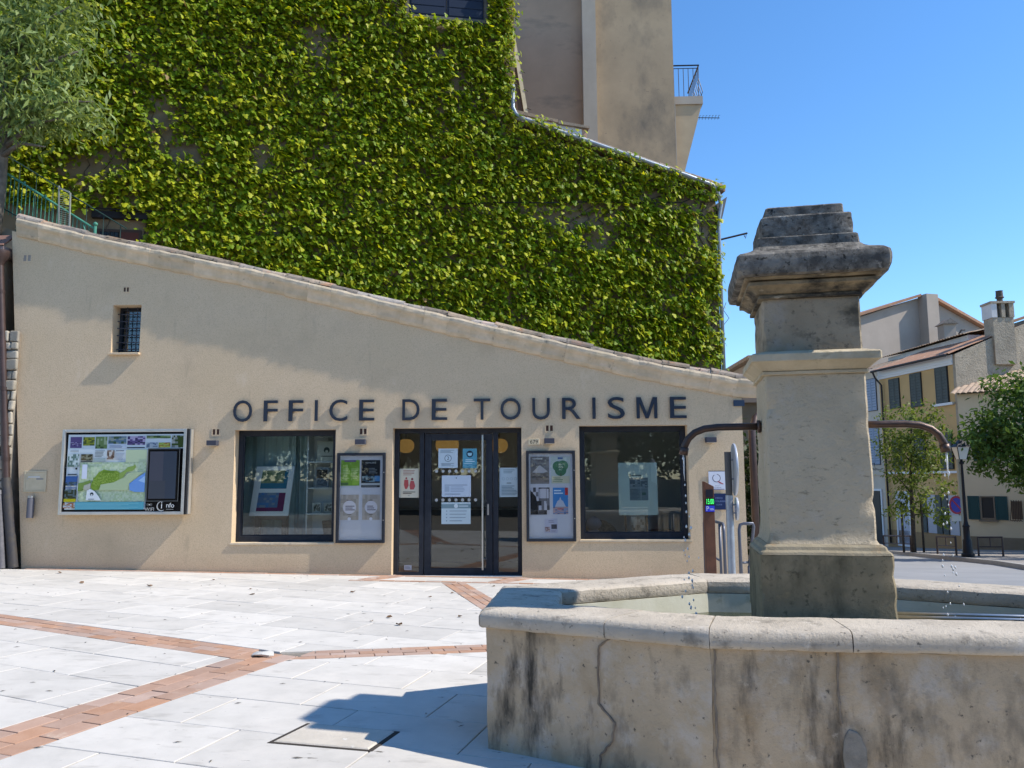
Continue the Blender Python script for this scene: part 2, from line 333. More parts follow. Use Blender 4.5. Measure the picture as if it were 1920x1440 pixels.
rough_h = M('rough_house_render', (.45, .38, .29), .95, c2=(.34, .29, .22), scale=2.5, bump=1.0, bscale=12, bdist=.06)
grey_h = M('grey_house_render', (.42, .355, .30), .95, c2=(.37, .315, .265), scale=.8, bump=.2)
white_w = M('white_wash', (.66, .65, .64), .9, c2=(.55, .54, .53), scale=1.5)
white_p = M('white_paint', (.72, .73, .74), .6)
water_m = M('fountain_water', (.035, .04, .015), .06, spec=.6, bump=.35, bscale=9, bdist=.03)

# ------------------------------------------------------------------ ground
def gz(x, y):
    return -0.0195*(min(6, max(-14, x))-.3) - .062*max(0, min(y, 50)-12)*ss(3.5, 6.5, x)
def axis(a):
    return a
gx = [-600, -200, -60, -30, -14]+[x*.75 for x in range(-18, 12)]+[9.5, 11, 13, 16, 20, 26, 35, 60, 200, 600]
gy = [-600, -200, -60, -20, -8, -2, 0, 2, 4, 6, 8, 10, 12, 13, 14, 16, 18, 21, 24, 28, 33, 38, 44, 50, 70, 200, 600]
mb = MB(); nx = len(gx)
mb.add([(x, y, gz(x, y)-.06) for y in gy for x in gx], [(j*nx+i, j*nx+i+1, (j+1)*nx+i+1, (j+1)*nx+i) for j in range(len(gy)-1) for i in range(nx-1)])
struct(mb.build('ground', ground_m, recalc=False))
def sheet_on(name, m, f, ys, dz):  # a strip between x0(y) and x1(y)
    mb = MB(); n = 9; vs = []
    for y in ys:
        a, b = f(y); vs += [(lerp(a, b, i/(n-1)), y, gz(lerp(a, b, i/(n-1)), y)+dz) for i in range(n)]
    mb.add(vs, [(j*n+i, j*n+i+1, (j+1)*n+i+1, (j+1)*n+i) for j in range(len(ys)-1) for i in range(n-1)])
    return mb.build(name, m, recalc=False)
KERB = [(6, 9.5), (14, 10.6), (20, 11.6), (22.7, 12.4), (32, 13.9), (44, 15.4), (60, 17)]
def kx(y):
    for (a, p), (b, q) in zip(KERB, KERB[1:]):
        if a <= y <= b: return lerp(p, q, (y-a)/(b-a))
    return KERB[-1][1]
ys = [6, 8, 10, 12, 13, 14, 16, 18, 20, 22.7, 26, 29, 32, 36, 40, 44, 50, 60]
struct(sheet_on('road', asphalt, lambda y: (4.9 if y < 30 else lerp(4.9, 9, (y-30)/30), kx(y)), ys, .0))
sw = struct(sheet_on('pavement', pave_far, lambda y: (kx(y)+.14, kx(y)+13), ys, .115))
mb = MB(); n = len(ys); vs = []
for y in ys: vs += [(kx(y), y, gz(kx(y), y)-.05), (kx(y), y, gz(kx(y), y)+.118), (kx(y)+.16, y, gz(kx(y), y)+.122), (kx(y)+.16, y, gz(kx(y), y)-.05)]
mb.add(vs, [(i*4+k, i*4+k+1, (i+1)*4+k+1, (i+1)*4+k) for i in range(n-1) for k in range(3)])
struct(mb.build('kerb', M('kerb_stone', (.36, .34, .31), .9, c2=(.3, .28, .26))))

# ---- plaza paving: stone slabs in panels divided by terracotta bands
plaza = bpy.data.objects.new('plaza_paving', None); col.objects.link(plaza); struct(plaza); WL[plaza.name] = Vector((0, 0, 0))
TILT = Matrix.Rotation(math.atan(.0195), 4, 'Y'); TZ = .0195*.3
def pz(x, y): return -0.0195*(x-.3)
mb = MB(); mb.add([(x, y, pz(x, y)-.018) for x, y in [(-13, 1.2), (5.4, 1.2), (5.4, 13.38), (-13, 13.38)]], [(0, 1, 2, 3)])
mb.build('mortar_bed', mortar, plaza)
J = (-2.45, 7.27)
DA = Vector((-3.45, 1.5)).normalized(); DB = Vector((-.69, -2.2)).normalized(); DC = Vector((1.9, .56)).normalized()
WA, WB, WC = .40, .50, .33
def half(o, d, off, side):  # half plane: points p with side*cross(d, p-o) >= off
    return (Vector(o), d, off, side)
def clip(poly, hp):
    o, d, off, side = hp; out = []
    def s(p): return side*(d.x*(p[1]-o.y)-d.y*(p[0]-o.x))-off
    for i in range(len(poly)):
        a, b = poly[i], poly[(i+1) % len(poly)]; sa, sb = s(a), s(b)
        if sa >= 0: out.append(a)
        if (sa >= 0) != (sb >= 0): t = sa/(sa-sb); out.append((lerp(a[0], b[0], t), lerp(a[1], b[1], t)))
    return out
def area(p): return abs(sum(p[i][0]*p[(i+1) % len(p)][1]-p[(i+1) % len(p)][0]*p[i][1] for i in range(len(p))))/2
g = .004
REG = [[half(J, DA, WA/2+g, -1), half(J, DC, WC/2+g, 1)],                     # towards the office
       [half(J, DA, WA/2+g, 1), half(J, DB, WB/2+g, -1)],                     # left wedge
       [half(J, DC, WC/2+g, -1), half(J, DB, WB/2+g, 1)]]                     # towards the fountain
FOUNT = [(.87, 4.33), (-.38, 4.95), (-.30, 6.1), (1.2, 6.9), (2.35, 6.78), (3.8, 5.9), (3.9, 4.85), (2.8, 4.13)]
FC = (1.80, 5.44)   # middle of the basin
PC = (1.735, 5.22)  # middle of the pillar
def inside(p, poly, k=1.0):
    q = [(FC[0]+(x-FC[0])*k, FC[1]+(y-FC[1])*k) for x, y in poly]; c = False
    for i in range(len(q)):
        (x1, y1), (x2, y2) = q[i], q[(i+1) % len(q)]
        if (y1 > p[1]) != (y2 > p[1]) and p[0] < (x2-x1)*(p[1]-y1)/(y2-y1)+x1: c = not c
    return c
slabs = []
BOUND = [(Vector((-12.9, 0)), Vector((0, 1)), 0, -1), (Vector((5.3, 0)), Vector((0, 1)), 0, 1), (Vector((0, 13.22)), Vector((1, 0)), 0, -1), (Vector((0, 2.2)), Vector((1, 0)), 0, 1)]
for ri, reg in enumerate(REG):
    ang = R((-17, -22, -14)[ri]); eu = Vector((math.cos(ang), math.sin(ang))); ev = Vector((-eu.y, eu.x)); SL, SW = (1.05, .62) if ri != 2 else (.95, .62)
    for i in range(-16, 17):
        for j in range(-22, 23):
            off = (.5 if j % 2 else 0)*SL + ((j*7919) % 13)/13*.18
            u0 = i*SL+off; v0 = j*SW; k = .0045
            poly = [(J[0]+eu.x*u+ev.x*v, J[1]+eu.y*u+ev.y*v) for u, v in ((u0+k, v0+k), (u0+SL-k, v0+k), (u0+SL-k, v0+SW-k), (u0+k, v0+SW-k))]
            for hp in reg+BOUND:
                poly = clip(poly, hp)
                if len(poly) < 3: break
            if len(poly) < 3 or area(poly) < .004: continue
            cx = sum(p[0] for p in poly)/len(poly); cy = sum(p[1] for p in poly)/len(poly)
            if inside((cx, cy), FOUNT, .75): continue
            slabs.append((math.hypot(cx, cy)+(20 if abs(cx) > cy*.72+.6 else 0), poly))
slabs.sort(key=lambda t: t[0])
def slab_geo(mb, poly, dz=0, h=.05, ch=.004):
    cx = sum(p[0] for p in poly)/len(poly); cy = sum(p[1] for p in poly)/len(poly); n = len(poly)
    s = max(.5, 1-ch*2.2/math.sqrt(area(poly)))
    inn = [(cx+(x-cx)*s, cy+(y-cy)*s) for x, y in poly]
    rise = dz+random.uniform(-.0015, .0015)
    vs = [(x, y, pz(x, y)-h+rise) for x, y in poly]+[(x, y, pz(x, y)-ch*.8+rise) for x, y in poly]+[(x, y, pz(x, y)+rise) for x, y in inn]
    fs = [(k*n+i, k*n+(i+1) % n, (k+1)*n+(i+1) % n, (k+1)*n+i) for k in range(2) for i in range(n)]+[tuple(range(2*n, 3*n))]
    mb.add(vs, fs)
for q, (dd, poly) in enumerate(slabs[:300]):
    mb = MB(); slab_geo(mb, poly); mb.build('paving_slab', stone_white, plaza, recalc=False)
if len(slabs) > 300:
    mb = MB()
    for dd, poly in slabs[300:]: slab_geo(mb, poly)
    stuff(mb.build('outlying_paving_slabs', stone_white, plaza, recalc=False))
bricks = []
def band(o, d, wd, t0, t1, rows, L, cuts=(), dz=0.0, bow=None):
    pn = Vector((-d.y, d.x)); rw = wd/rows
    for r in range(rows):
        t = t0-(r % 2)*L*.5
        while t < t1:
            a = max(t, t0)+.004; b = min(t+L, t1)-.004; v0 = -wd/2+r*rw+.004; v1 = v0+rw-.008; t += L
            if b-a < .02: continue
            poly = [(o[0]+d.x*s+pn.x*v, o[1]+d.y*s+pn.y*v) for s, v in ((a, v0), (b, v0), (b, v1), (a, v1))]
            for hp in cuts:
                poly = clip(poly, hp)
                if len(poly) < 3: break
            if len(poly) >= 3 and area(poly) > .0006: bricks.append((poly, dz))
band(J, DA, WA, -.4, 6.2, 3, .28, [half(J, DB, WB/2, -1)])
band(J, DB, WB, -.12, 5.2, 3, .31)
band(J, DC, WC, -.1, 5.6, 3, .26, [half(J, DB, WB/2, 1)])
DD = Vector((.62, -1.9)).normalized()
band((-1.36, 12.55), DD, .36, 0, 5.0, 3, .26, [half(J, DC, WC/2+.004, 1)], .006)
band((-3.0, 12.62), Vector((1, 0)), .11, 0, 3.2, 1, .24, (), .007)
band((-2.78, 12.7), Vector((.45, .62)).normalized(), .30, 0, .82, 3, .2, [half((0, 12.68), Vector((1, 0)), 0, 1)], .006)
band((-.72, 12.7), Vector((.45, .62)).normalized(), .30, 0, .82, 3, .2, [half((0, 12.68), Vector((1, 0)), 0, 1)], .006)
band((-8.6, 13.30), Vector((1, 0)), .13, 0, 12.2, 1, .24, (), .002)
for poly, dz in bricks[:300]:
    mb = MB(); slab_geo(mb, poly, dz+random.uniform(-.002, .002), .05, .003); mb.build('paving_brick', brick_m, plaza, recalc=False)
if len(bricks) > 300:
    mb = MB()
    for poly, dz in bricks[300:]: slab_geo(mb, poly, dz, .05, .003)
    stuff(mb.build('outlying_paving_bricks', brick_m, plaza, recalc=False))
# access cover
t = thing('access_cover', 'square concrete access cover with a dark gap round it, set in the paving', 'manhole cover', (-1.27, 5.1, pz(-1.27, 5.1)))
q = [(-1.66, 4.975), (-1.0, 4.87), (-.90, 5.25), (-1.535, 5.375)]
cx, cy = -1.27, 5.12
def qscale(k): return [(cx+(x-cx)*k, cy+(y-cy)*k) for x, y in q]
mb = MB(); slab_geo(mb, qscale(1.0), .004, .03); mb.build('frame', M('cover_gap', (.05, .042, .035), .95), t)
mb = MB(); slab_geo(mb, qscale(.92), .012, .03, .012); mb.build('cover_slab', M('cover_concrete', (.58, .52, .44), .9, c2=(.49, .44, .37), scale=5, bump=.4, dirt=[((.6, .57, .52), 5, .64, .7, None)]), t)
# dry leaves and a chip of stone
leafm = M('dry_leaf', (.24, .13, .06), .9, c2=(.13, .08, .045), scale=20, rnd=.3)
def debris(name, x, y, s, m, label, cat, group):
    mb = MB(); a = random.uniform(0, 6.28); P = []
    for k in range(7):
        th = a+k*math.tau/7; rr = s*random.uniform(.5, 1.0); P.append((x+rr*math.cos(th), y+rr*math.sin(th)*.7, pz(x, y)+.004+s*random.uniform(.05, .55)))
    c = (x, y, pz(x, y)+.006)
    mb.add([c]+P, [(0, 1+k, 1+(k+1) % 7) for k in range(7)])
    return tag(mb.build(name, m, None, recalc=False), label, cat, group)
for x, y in [(-2.62, 11.3), (-3.9, 10.9), (-4.1, 11.4), (-5.6, 11.5), (-1.75, 9.35), (-1.9, 9.1), (-1.25, 11.4), (-1.5, 11.0), (-7.7, 12.8), (-.72, 12.2), (-1.55, 8.9), (-.95, 9.5), (-5.0, 12.3), (-6.7, 11.7)]:
    debris('dry_leaf', x, y, random.uniform(.03, .055), leafm, 'small curled brown dry leaf lying on the pale paving', 'leaf', 'dry leaves scattered over the paving')
mb = MB()
for k in range(240):
    x, y = random.uniform(-9, 3), random.uniform(4.6, 13.2)
    if inside((x, y), FOUNT, 1.05): continue
    a = random.uniform(0, 3.14); l_ = random.uniform(.006, .035); w_ = random.uniform(.003, .009); zz = pz(x, y)+.004
    mb.add([(x-math.cos(a)*l_, y-math.sin(a)*l_, zz), (x+math.sin(a)*w_, y-math.cos(a)*w_, zz+.004), (x+math.cos(a)*l_, y+math.sin(a)*l_, zz), (x-math.sin(a)*w_, y+math.cos(a)*w_, zz+.003)], [(0, 1, 2, 3)])
stuff(tag(mb.build('paving_litter', bark_dark, None, recalc=False), 'fine dark twigs and crumbs scattered over the paving', 'litter'))
mb = MB(); mb.lathe([(.09, 0), (.10, .012), (.07, .03), (.02, .036)], (-2.5, 7.3, pz(-2.5, 7.3)+.0), 9).rough(.03, 9)
tag(mb.build('stone_chip', M('chip_stone', (.5, .48, .45), .9, bump=.5), None, 'auto'), 'flat grey stone chip lying where the terracotta bands meet', 'stone')

# ================================================================== tourist office
YF = 13.4
OF = Fr(0, YF, 1, 0)                       # facade plane, outward = towards the square
office = thing('tourist_office', 'long beige rendered single storey office with a sloping tiled verge', 'building', (-2.7, YF+1.5, 0))
VT = [(-9.30, 6.02), (-7.78, 5.62), (-4.9, 4.98), (-1.557, 4.13), (1.69, 3.33), (3.40, 2.99)]   # wall top under the verge
def vz(x, P=VT):
    for (a, p), (b, q) in zip(P, P[1:]):
        if x <= b: return lerp(p, q, (x-a)/(b-a))
    return P[-1][1]
OPEN = [(-7.40, -6.90, 3.81, 4.655), (-5.175, -3.45, .58, 2.465), (-2.48, -.315, -.02, 2.477), (.65, 2.445, .612, 2.495)]
mb = MB()
xs = sorted(set([-8.64, -8.3, 3.36]+[p[0] for p in VT[1:-1]]+[o[0] for o in OPEN]+[o[1] for o in OPEN]+[-8.3+k for k in range(1, 12)]))
TH = .34
for a, b in zip(xs, xs[1:]):
    segs = [(-.25, None)]
    for o in OPEN:
        if o[0] <= a+1e-6 and b <= o[1]+1e-6:
            segs = [(-.25, o[2]), (o[3], None)] if o[2] > 0 else [(o[3], None)]
    for z0, z1 in segs:
        za, zb = (z1, z1) if z1 is not None else (vz(a), vz(b))
        ax0 = ax1 = a; bx = b
        mb.add([(a, YF, z0), (b, YF, z0), (b, YF, zb), (a, YF, za)], [(0, 1, 2, 3)])
        mb.add([(a, YF+TH, z0), (b, YF+TH, z0), (b, YF+TH, zb), (a, YF+TH, za)], [(3, 2, 1, 0)])
# leaning left end
mb.add([(-8.64, YF, -.25), (-8.64, YF, vz(-8.64)), (-9.30, YF, vz(-9.3)), (-8.72, YF, .1), (-8.70, YF, -.25)], [(0, 1, 2, 3, 4)])
mb.add([(-9.30, YF, vz(-9.3)), (-8.70, YF, 0), (-8.70, YF+3, 0), (-9.30, YF+3, vz(-9.3))], [(0, 1, 2, 3)])
mb.add([(3.36, YF, -.25), (3.36, YF+3.4, -.25), (3.36, YF+3.4, 2.95), (3.36, YF, 2.99)], [(0, 1, 2, 3)])
for x0, x1, z0, z1 in OPEN:  # reveals
    for (p, q) in (((x0, z0), (x0, z1)), ((x1, z1), (x1, z0)), ((x0, z1), (x1, z1)), ((x1, z0), (x0, z0))):
        mb.add([(p[0], YF, p[1]), (q[0], YF, q[1]), (q[0], YF+TH, q[1]), (p[0], YF+TH, p[1])], [(0, 1, 2, 3)])
mb.build('wall', plaster, office, recalc=False)
# sills: thin rendered ledges
for x0, x1, z0, z1 in (OPEN[1], OPEN[3]):
    MB().obox(OF, x0-.02, x1+.02, z0-.035, z0+.002, -.2, .02).build('sill', verge_m, office, bevel=.006)
MB().obox(OF, -7.42, -6.88, 3.775, 3.812, -.22, .07).build('sill', plaster, office, bevel=.006)
# roof sheet behind the verge
mb = MB(); P = [(x, vz(x)+.06) for x, z in VT]
vs = [(x, YF+.02, z) for x, z in P]+[(x, YF+3.3, z+.02) for x, z in P]; n = len(P)
mb.add(vs, [(i, i+1, n+i+1, n+i) for i in range(n-1)]); mb.add([(x, y, z-.09) for x, y, z in vs], [(n+i, n+i+1, i+1, i) for i in range(n-1)])
roof = mb.build('roof', tile_old, office, recalc=False)
# verge: moulded plaster pieces with weathered tiles bedded on them
def verge_mesh():
    mb = MB(); L = .435; prof = [(.0, -.26), (-.03, -.25), (-.06, -.205), (-.075, -.15), (-.10, -.10), (-.135, -.07), (-.15, -.045), (-.15, .0), (-.135, .03), (-.05, .06), (.06, .06), (.06, -.26)]
    n = len(prof); nu = 4; vs = []
    for i in range(nu+1):
        u = L*(i/nu-.5); lift = .016*(.5-i/nu)
        vs += [(u, y, z+lift*(1 if z > -.1 else 0)) for y, z in prof]
    mb.add(vs, [(i*n+k, i*n+(k+1) % n, (i+1)*n+(k+1) % n, (i+1)*n+k) for i in range(nu) for k in range(n)]+[tuple(range(n)), tuple(range(nu*n+n-1, nu*n-1, -1))])
    return mb
def tile_mesh(L=.46, r=.095, th=.018):
    mb = MB(); n = 7; vs = []
    for u, rr in ((-L/2, r), (L/2, r*.82)):
        for k in range(n): a = math.pi*k/(n-1); vs.append((u, -rr*math.cos(a), rr*math.sin(a)))
        for k in range(n): a = math.pi*k/(n-1); vs.append((u, -(rr-th)*math.cos(a), (rr-th)*math.sin(a)))
    m = 2*n; fs = [(k, k+1, m+k+1, m+k) for k in range(n-1)]+[(n+k+1, n+k, m+n+k, m+n+k+1) for k in range(n-1)]
    for b in (0, m): fs += [(b+k, b+k+1, b+n+k+1, b+n+k) for k in range(n-1)]
    fs += [(0, n, m+n, m), (n-1, 2*n-1, m+2*n-1, m+n-1)]
    return mb.add(vs, fs)
vsrc = []
for k in range(4):
    m_ = verge_mesh(); m_.rough(.012, 7, k+1); o = m_.build('verge_piece', verge_m, office, recalc=True); vsrc.append(o)
tsrc = []
for k in range(3):
    m_ = tile_mesh(); m_.rough(.012, 9, k+5); o = m_.build('verge_tile', tile_old, roof, recalc=True); tsrc.append(o)
def mesh_mid(o):  # local offset of the mesh's own middle from its origin
    return Vector((0, 0, 0))
x = -9.18; k = 0
while x < 3.3:
    x2 = x+.40; z1 = vz(x); z2 = vz(x2); an = math.atan2(z1-z2, x2-x)
    zc = (z1+z2)/2+.20
    s = vsrc[k % 4]
    dz = -.36*1.0
    o = inst(s, 'verge_piece', office, ((x+x2)/2, YF-.05, zc-.27), (0, an-.035+random.uniform(-.015, .015), 0), (1, 1+random.uniform(-.06, .06), 1))
    ts = tsrc[k % 3]
    inst(ts, 'verge_tile', roof, ((x+x2)/2+.05, YF-.045, zc+.020+random.uniform(-.018, .018)), (0, an-.03+random.uniform(-.03, .03), random.uniform(-.05, .05)))
    if k % 3 != 1: inst(ts, 'verge_tile', roof, ((x+x2)/2, YF+.17, zc+.03+random.uniform(-.02, .02)), (random.uniform(-.1, .1), an-.02, random.uniform(-.06, .06)))
    x = x2; k += 1
for o in vsrc+tsrc: bpy.data.objects.remove(o)
# double air bricks in the wall
for x, z, s_, nm in [(-8.99, 5.52, 1.15, 0), (-7.183, 4.929, .8, 1), (-5.502, 2.436, 1, 1), (-2.984, 2.426, 1, 1), (.154, 2.457, 1, 1)]:
    w2, h2 = .075*s_, .065*s_
    fr_ = MB().frame(OF, x-w2, x+w2, z-h2, z+h2, -.01, .006, .018*s_); fr_.obox(OF, x-.012*s_, x+.012*s_, z-h2+.018*s_, z+h2-.018*s_, -.01, .005)
    v = fr_.build('air_vent', plaster, office)
    MB().obox(OF, x-w2+.018*s_, x+w2-.018*s_, z-h2+.018*s_, z+h2-.018*s_, -.03, .0015).build('vent_opening', M('vent_dark', (.07, .035, .025), .9) if nm else M('vent_grey', (.3, .26, .22), .9), v)
# barred window
wn = MB().frame(OF, -7.40, -6.90, 3.81, 4.655, -.30, -.24, .045).build('window', dark_metal, office)
MB().obox(OF, -7.36, -6.94, 3.85, 4.61, -.285, -.279).build('pane', glass, wn)
MB().obox(OF, -7.42, -6.88, 3.79, 4.68, -.345, -.335).build('dark_backing', M('window_back', (.02, .02, .022), .9), wn)  # near-black sheet close behind the pane, in place of a room
for k in range(6): z = 3.90+k*.125; MB().tube([OF.p(-7.40, z, -.17), OF.p(-6.90, z, -.17)], .009, 6).build('bar', grey_paint, wn)
for x in (-7.24, -7.06): MB().tube([OF.p(x, 3.81, -.185), OF.p(x, 4.655, -.185)], .008, 6).build('bar', grey_paint, wn)
# shop windows
def shop_window(x0, x1, z0, z1):
    f = MB().frame(OF, x0, x1, z0, z1, -.26, -.19, .075, .10).build('window', dark_metal, office, bevel=.004)
    MB().frame(OF, x0+.075, x1-.075, z0+.10, z1-.075, -.25, -.215, .022).build('glazing_bead', dark_metal, f)
    MB().obox(OF, x0+.07, x1-.07, z0+.095, z1-.07, -.236, -.228).build('pane', glass, f)
shop_window(*OPEN[1]); shop_window(*OPEN[3])
# entrance: two side lights and a glazed leaf with a long pull bar
D0, D1 = -.26, -.17
ent = MB(); ent.obox(OF, -2.48, -2.40, 0, 2.477, D0, D1).obox(OF, -.39, -.315, 0, 2.477, D0, D1).obox(OF, -2.40, -.39, 2.40, 2.477, D0, D1)
ent.obox(OF, -2.05, -1.975, 0, 2.40, D0, D1).obox(OF, -.80, -.715, 0, 2.40, D0, D1).obox(OF, -2.40, -2.05, 0, .075, D0, D1).obox(OF, -.715, -.39, 0, .075, D0, D1)
ent = ent.build('door_frame', dark_metal, office, bevel=.004)
MB().obox(OF, -2.41, -2.04, .07, 2.41, -.222, -.214).build('side_pane', glass, ent); MB().obox(OF, -.725, -.38, .07, 2.41, -.222, -.214).build('side_pane', glass, ent)
dr = MB().frame(OF, -1.965, -.81, .012, 2.39, -.25, -.185, .115, .13).build('door', dark_metal, office, bevel=.004)
MB().obox(OF, -1.86, -.92, .13, 2.29, -.222, -.214).build('door_pane', glass, dr)
mb = MB().tube([OF.p(-.975, .12, -.11), OF.p(-.975, 2.36, -.11)], .016, 10)
for z in (.3, 1.25, 2.2): mb.tube([OF.p(-.975, z, -.11), OF.p(-.915, z, -.19)], .009, 8)
mb.build('pull_handle', steel, dr, 'auto')
MB().obox(OF, -.90, -.875, 1.02, 1.2, -.185, -.178).build('lock_plate', steel, dr)
MB().obox(OF, -2.48, -.315, -.03, .028, -.3, .04).build('threshold', M('threshold_stone', (.45, .43, .4), .8), office)
dots = []
for zz in (1.754, 1.27):
    for k in range(7):
        MB().disc(OF, -1.765+.1108*k, zz, .027, -.2135, -.2125, 16).build('safety_dot', M('frosted_dot', (.42, .43, .41), .8) if not dots else dots[0], dr)
        dots = dots or [bpy.data.materials['frosted_dot']]
# interior shell
room = bpy.data.objects.new('office_interior', None); col.objects.link(room); struct(room); WL[room.name] = Vector((0, 0, 0))
mb = MB(); mb.add([(-8.4, 16.75, 0), (3.2, 16.75, 0), (3.2, 16.75, 2.8), (-8.4, 16.75, 2.8)], [(0, 1, 2, 3)])
mb.add([(-8.4, YF+TH, 0), (-8.4, 16.75, 0), (-8.4, 16.75, 2.8), (-8.4, YF+TH, 2.8)], [(0, 1, 2, 3)]); mb.add([(3.2, YF+TH, 0), (3.2, 16.75, 0), (3.2, 16.75, 2.8), (3.2, YF+TH, 2.8)], [(0, 1, 2, 3)])
mb.add([(-8.4, YF+TH, 2.8), (3.2, YF+TH, 2.8), (3.2, 16.75, 2.8), (-8.4, 16.75, 2.8)], [(0, 1, 2, 3)])
mb.build('inner_walls', room_m, room, recalc=False)
mb = MB(); mb.add([(-8.4, YF+.02, .004), (3.2, YF+.02, .004), (3.2, 16.75, .004), (-8.4, 16.75, .004)], [(0, 1, 2, 3)]); mb.build('inner_floor', floor_in, room, recalc=False)
MB().box(.35, .45, YF+TH, 16.7, 0, 2.79).build('partition', room_m, room)

# ---- raised letters
LET = [('O', -5.208, -4.884), ('F', -4.683, -4.446), ('F', -4.255, -4.009), ('I', -3.809, -3.759), ('C', -3.559, -3.256), ('E', -3.052, -2.794), ('D', -2.32, -2.027), ('E', -1.821, -1.56), ('T', -1.112, -0.834), ('O', -0.664, -0.32), ('U', -0.129, 0.165), ('R', 0.37, 0.68), ('I', 0.875, 0.929), ('S', 1.132, 1.415), ('M', 1.61, 1.954), ('E', 2.165, 2.438)]
sg = thing('office_sign', 'raised dark letters reading OFFICE DE TOURISME on the beige wall', 'sign', (-1.4, YF, 2.6))
for ch, a, b in LET:
    mb = MB(); ov = .006 if ch in 'OCSU' else 0
    z0 = 2.607-ov*(1 if ch != 'U' else 1); z1 = 2.962+(ov if ch in 'OCS' else 0)
    if ch == 'M':
        q_ = [(0, 0), (.15, 0), (.15, .74), (.425, 0), (.575, 0), (.85, .74), (.85, 0), (1, 0), (1, 1), (.79, 1), (.5, .2), (.21, 1), (0, 1)]
        for pl in ([0, 1, 2, 11, 12], [2, 3, 4, 5, 9, 10, 11], [5, 6, 7, 8, 9]):
            pass
        def PT(k, d): return OF.p(lerp(a, b, q_[k][0]), lerp(z0, z1, q_[k][1]), d)
        n = len(q_); mb.add([PT(k, .042) for k in range(n)]+[PT(k, .018) for k in range(n)], [(0, 1, 2, 11, 12), (2, 3, 10, 11), (3, 4, 10), (4, 5, 9, 10), (5, 6, 7, 8, 9)]+[(k, (k+1) % n, n+(k+1) % n, n+k) for k in range(n)])
    else: put_text(mb, ch, OF, a, b, z0, z1, .018, .042)
    mb.build('letter', sign_metal, sg, recalc=False)
    for s in (.12, .88) if b-a > .1 else (.5,):
        pass

# ---- wall things
def wall_lamp(x, z, label, group='small grey wall spotlights along the facade'):
    t = thing('wall_spotlight', label, 'spotlight', (x, YF, z-.045), group)
    MB().obox(OF, x-.085, x+.085, z-.042, z+.042, .012, .135).build('housing', grey_paint, t, bevel=.006)
    MB().obox(OF, x-.05, x+.05, z-.03, z+.03, -.005, .012).build('bracket', dark_metal, t)
    MB().obox(OF, x-.065, x+.065, z-.0455, z-.042, .03, .12).build('lens', M('lamp_lens', (.6, .6, .58), .3), t)
wall_lamp(-5.522, 2.246, 'grey box spotlight between the map case and the curtained window')
wall_lamp(-3.008, 2.247, 'grey box spotlight above the noticeboard with the green poster')
wall_lamp(.151, 2.243, 'grey box spotlight beside the 679 number plate')
wall_lamp(2.813, 2.242, 'grey box spotlight right of the last window, behind the fountain spout')
t = thing('corner_plate', 'small slate blue plate at the upper corner of the facade', 'plate', (3.31, YF, 2.80))
MB().obox(OF, 3.22, 3.40, 2.80, 2.90, .004, .03).build('plate', M('slate_blue', C(66, 78, 94), .85, spec=.1), t, bevel=.004)
# number plate
t = thing('number_plate', 'cream house number plate reading 679', 'number plate', (-.1, YF, 2.17))
MB().obox(OF, -.20, -.01, 2.18, 2.285, .002, .014).build('plate', cream_paint, t, bevel=.006)
mb = MB(); put_text(mb, '679', OF, -.17, -.04, 2.20, 2.265, .0146); mb.build('numerals', black, t, recalc=False)
# letter box
t = thing('letter_box', 'cream metal letter box let into the wall by the downpipe', 'letter box', (-8.58, YF, 1.43))
MB().frame(OF, -8.775, -8.385, 1.44, 1.80, -.02, .018, .03).build('frame', cream_paint, t, bevel=.005)
dd = MB().obox(OF, -8.744, -8.416, 1.471, 1.769, -.01, .012).build('door', cream_paint, t, bevel=.004)
MB().obox(OF, -8.70, -8.50, 1.685, 1.70, .0125, .02).build('flap', white_p, dd); MB().obox(OF, -8.56, -8.44, 1.645, 1.675, .0122, .014).build('name_plate', M('name_plate', (.3, .28, .25), .5), dd)
MB().disc(OF, -8.71, 1.665, .01, .0122, .017, 10).build('lock', steel, dd)
# ashtray
t = thing('wall_ashtray', 'narrow dark grey cylinder ashtray fixed below the letter box', 'ashtray', (-8.59, YF, 1.0))
MB().lathe([(.055, 0), (.055, .30), (.05, .335), (.052, .335)], (-8.59, YF-.075, 1.01), 14).build('body', M('ash_grey', (.11, .11, .13), .5), t, 'auto')
MB().lathe([(.05, 0), (.05, .03), (.03, .045)], (-8.59, YF-.075, 1.345), 14).build('lid', steel, t, 'auto'); MB().obox(OF, -8.61, -8.57, 1.1, 1.3, 0, .03).build('bracket', dark_metal, t)

# ---- map display case
CX0, CX1, CZ0, CZ1 = -8.06, -5.93, 1.06, 2.485
case = thing('map_display_case', 'large silver framed display case with a town map and info screen', 'display case', ((CX0+CX1)/2, YF, CZ0))
MB().obox(OF, CX0+.03, CX1-.03, CZ0+.03, CZ1-.03, .012, .125).build('body', M('case_back', (.3, .3, .29), .6), case)
MB().frame(OF, CX0, CX1, CZ0, CZ1, .03, .17, .05).build('frame', silver, case, bevel=.008)
MB().obox(OF, CX1+.004, CX1+.03, CZ0, CZ1, .02, .165).build('hinge_seal', black, case); MB().obox(OF, CX1+.034, CX1+.055, CZ0+.005, CZ1-.005, .02, .12).build('hinge_strip', silver, case)
bx0, bx1, bz0, bz1 = CX0+.05, CX1-.05, CZ0+.05, CZ1-.05
def cc(x, y): return ((x-45)/1660, (y-150)/1105)
def rc(x0, y0, x1, y1, c): a = cc(x0, y0); b = cc(x1, y1); return ('r', a[0], a[1], b[0], b[1], c)
def ph(x0, y0, x1, y1, cs): a = cc(x0, y0); b = cc(x1, y1); return ('n', a[0], a[1], b[0], b[1], cs, None)
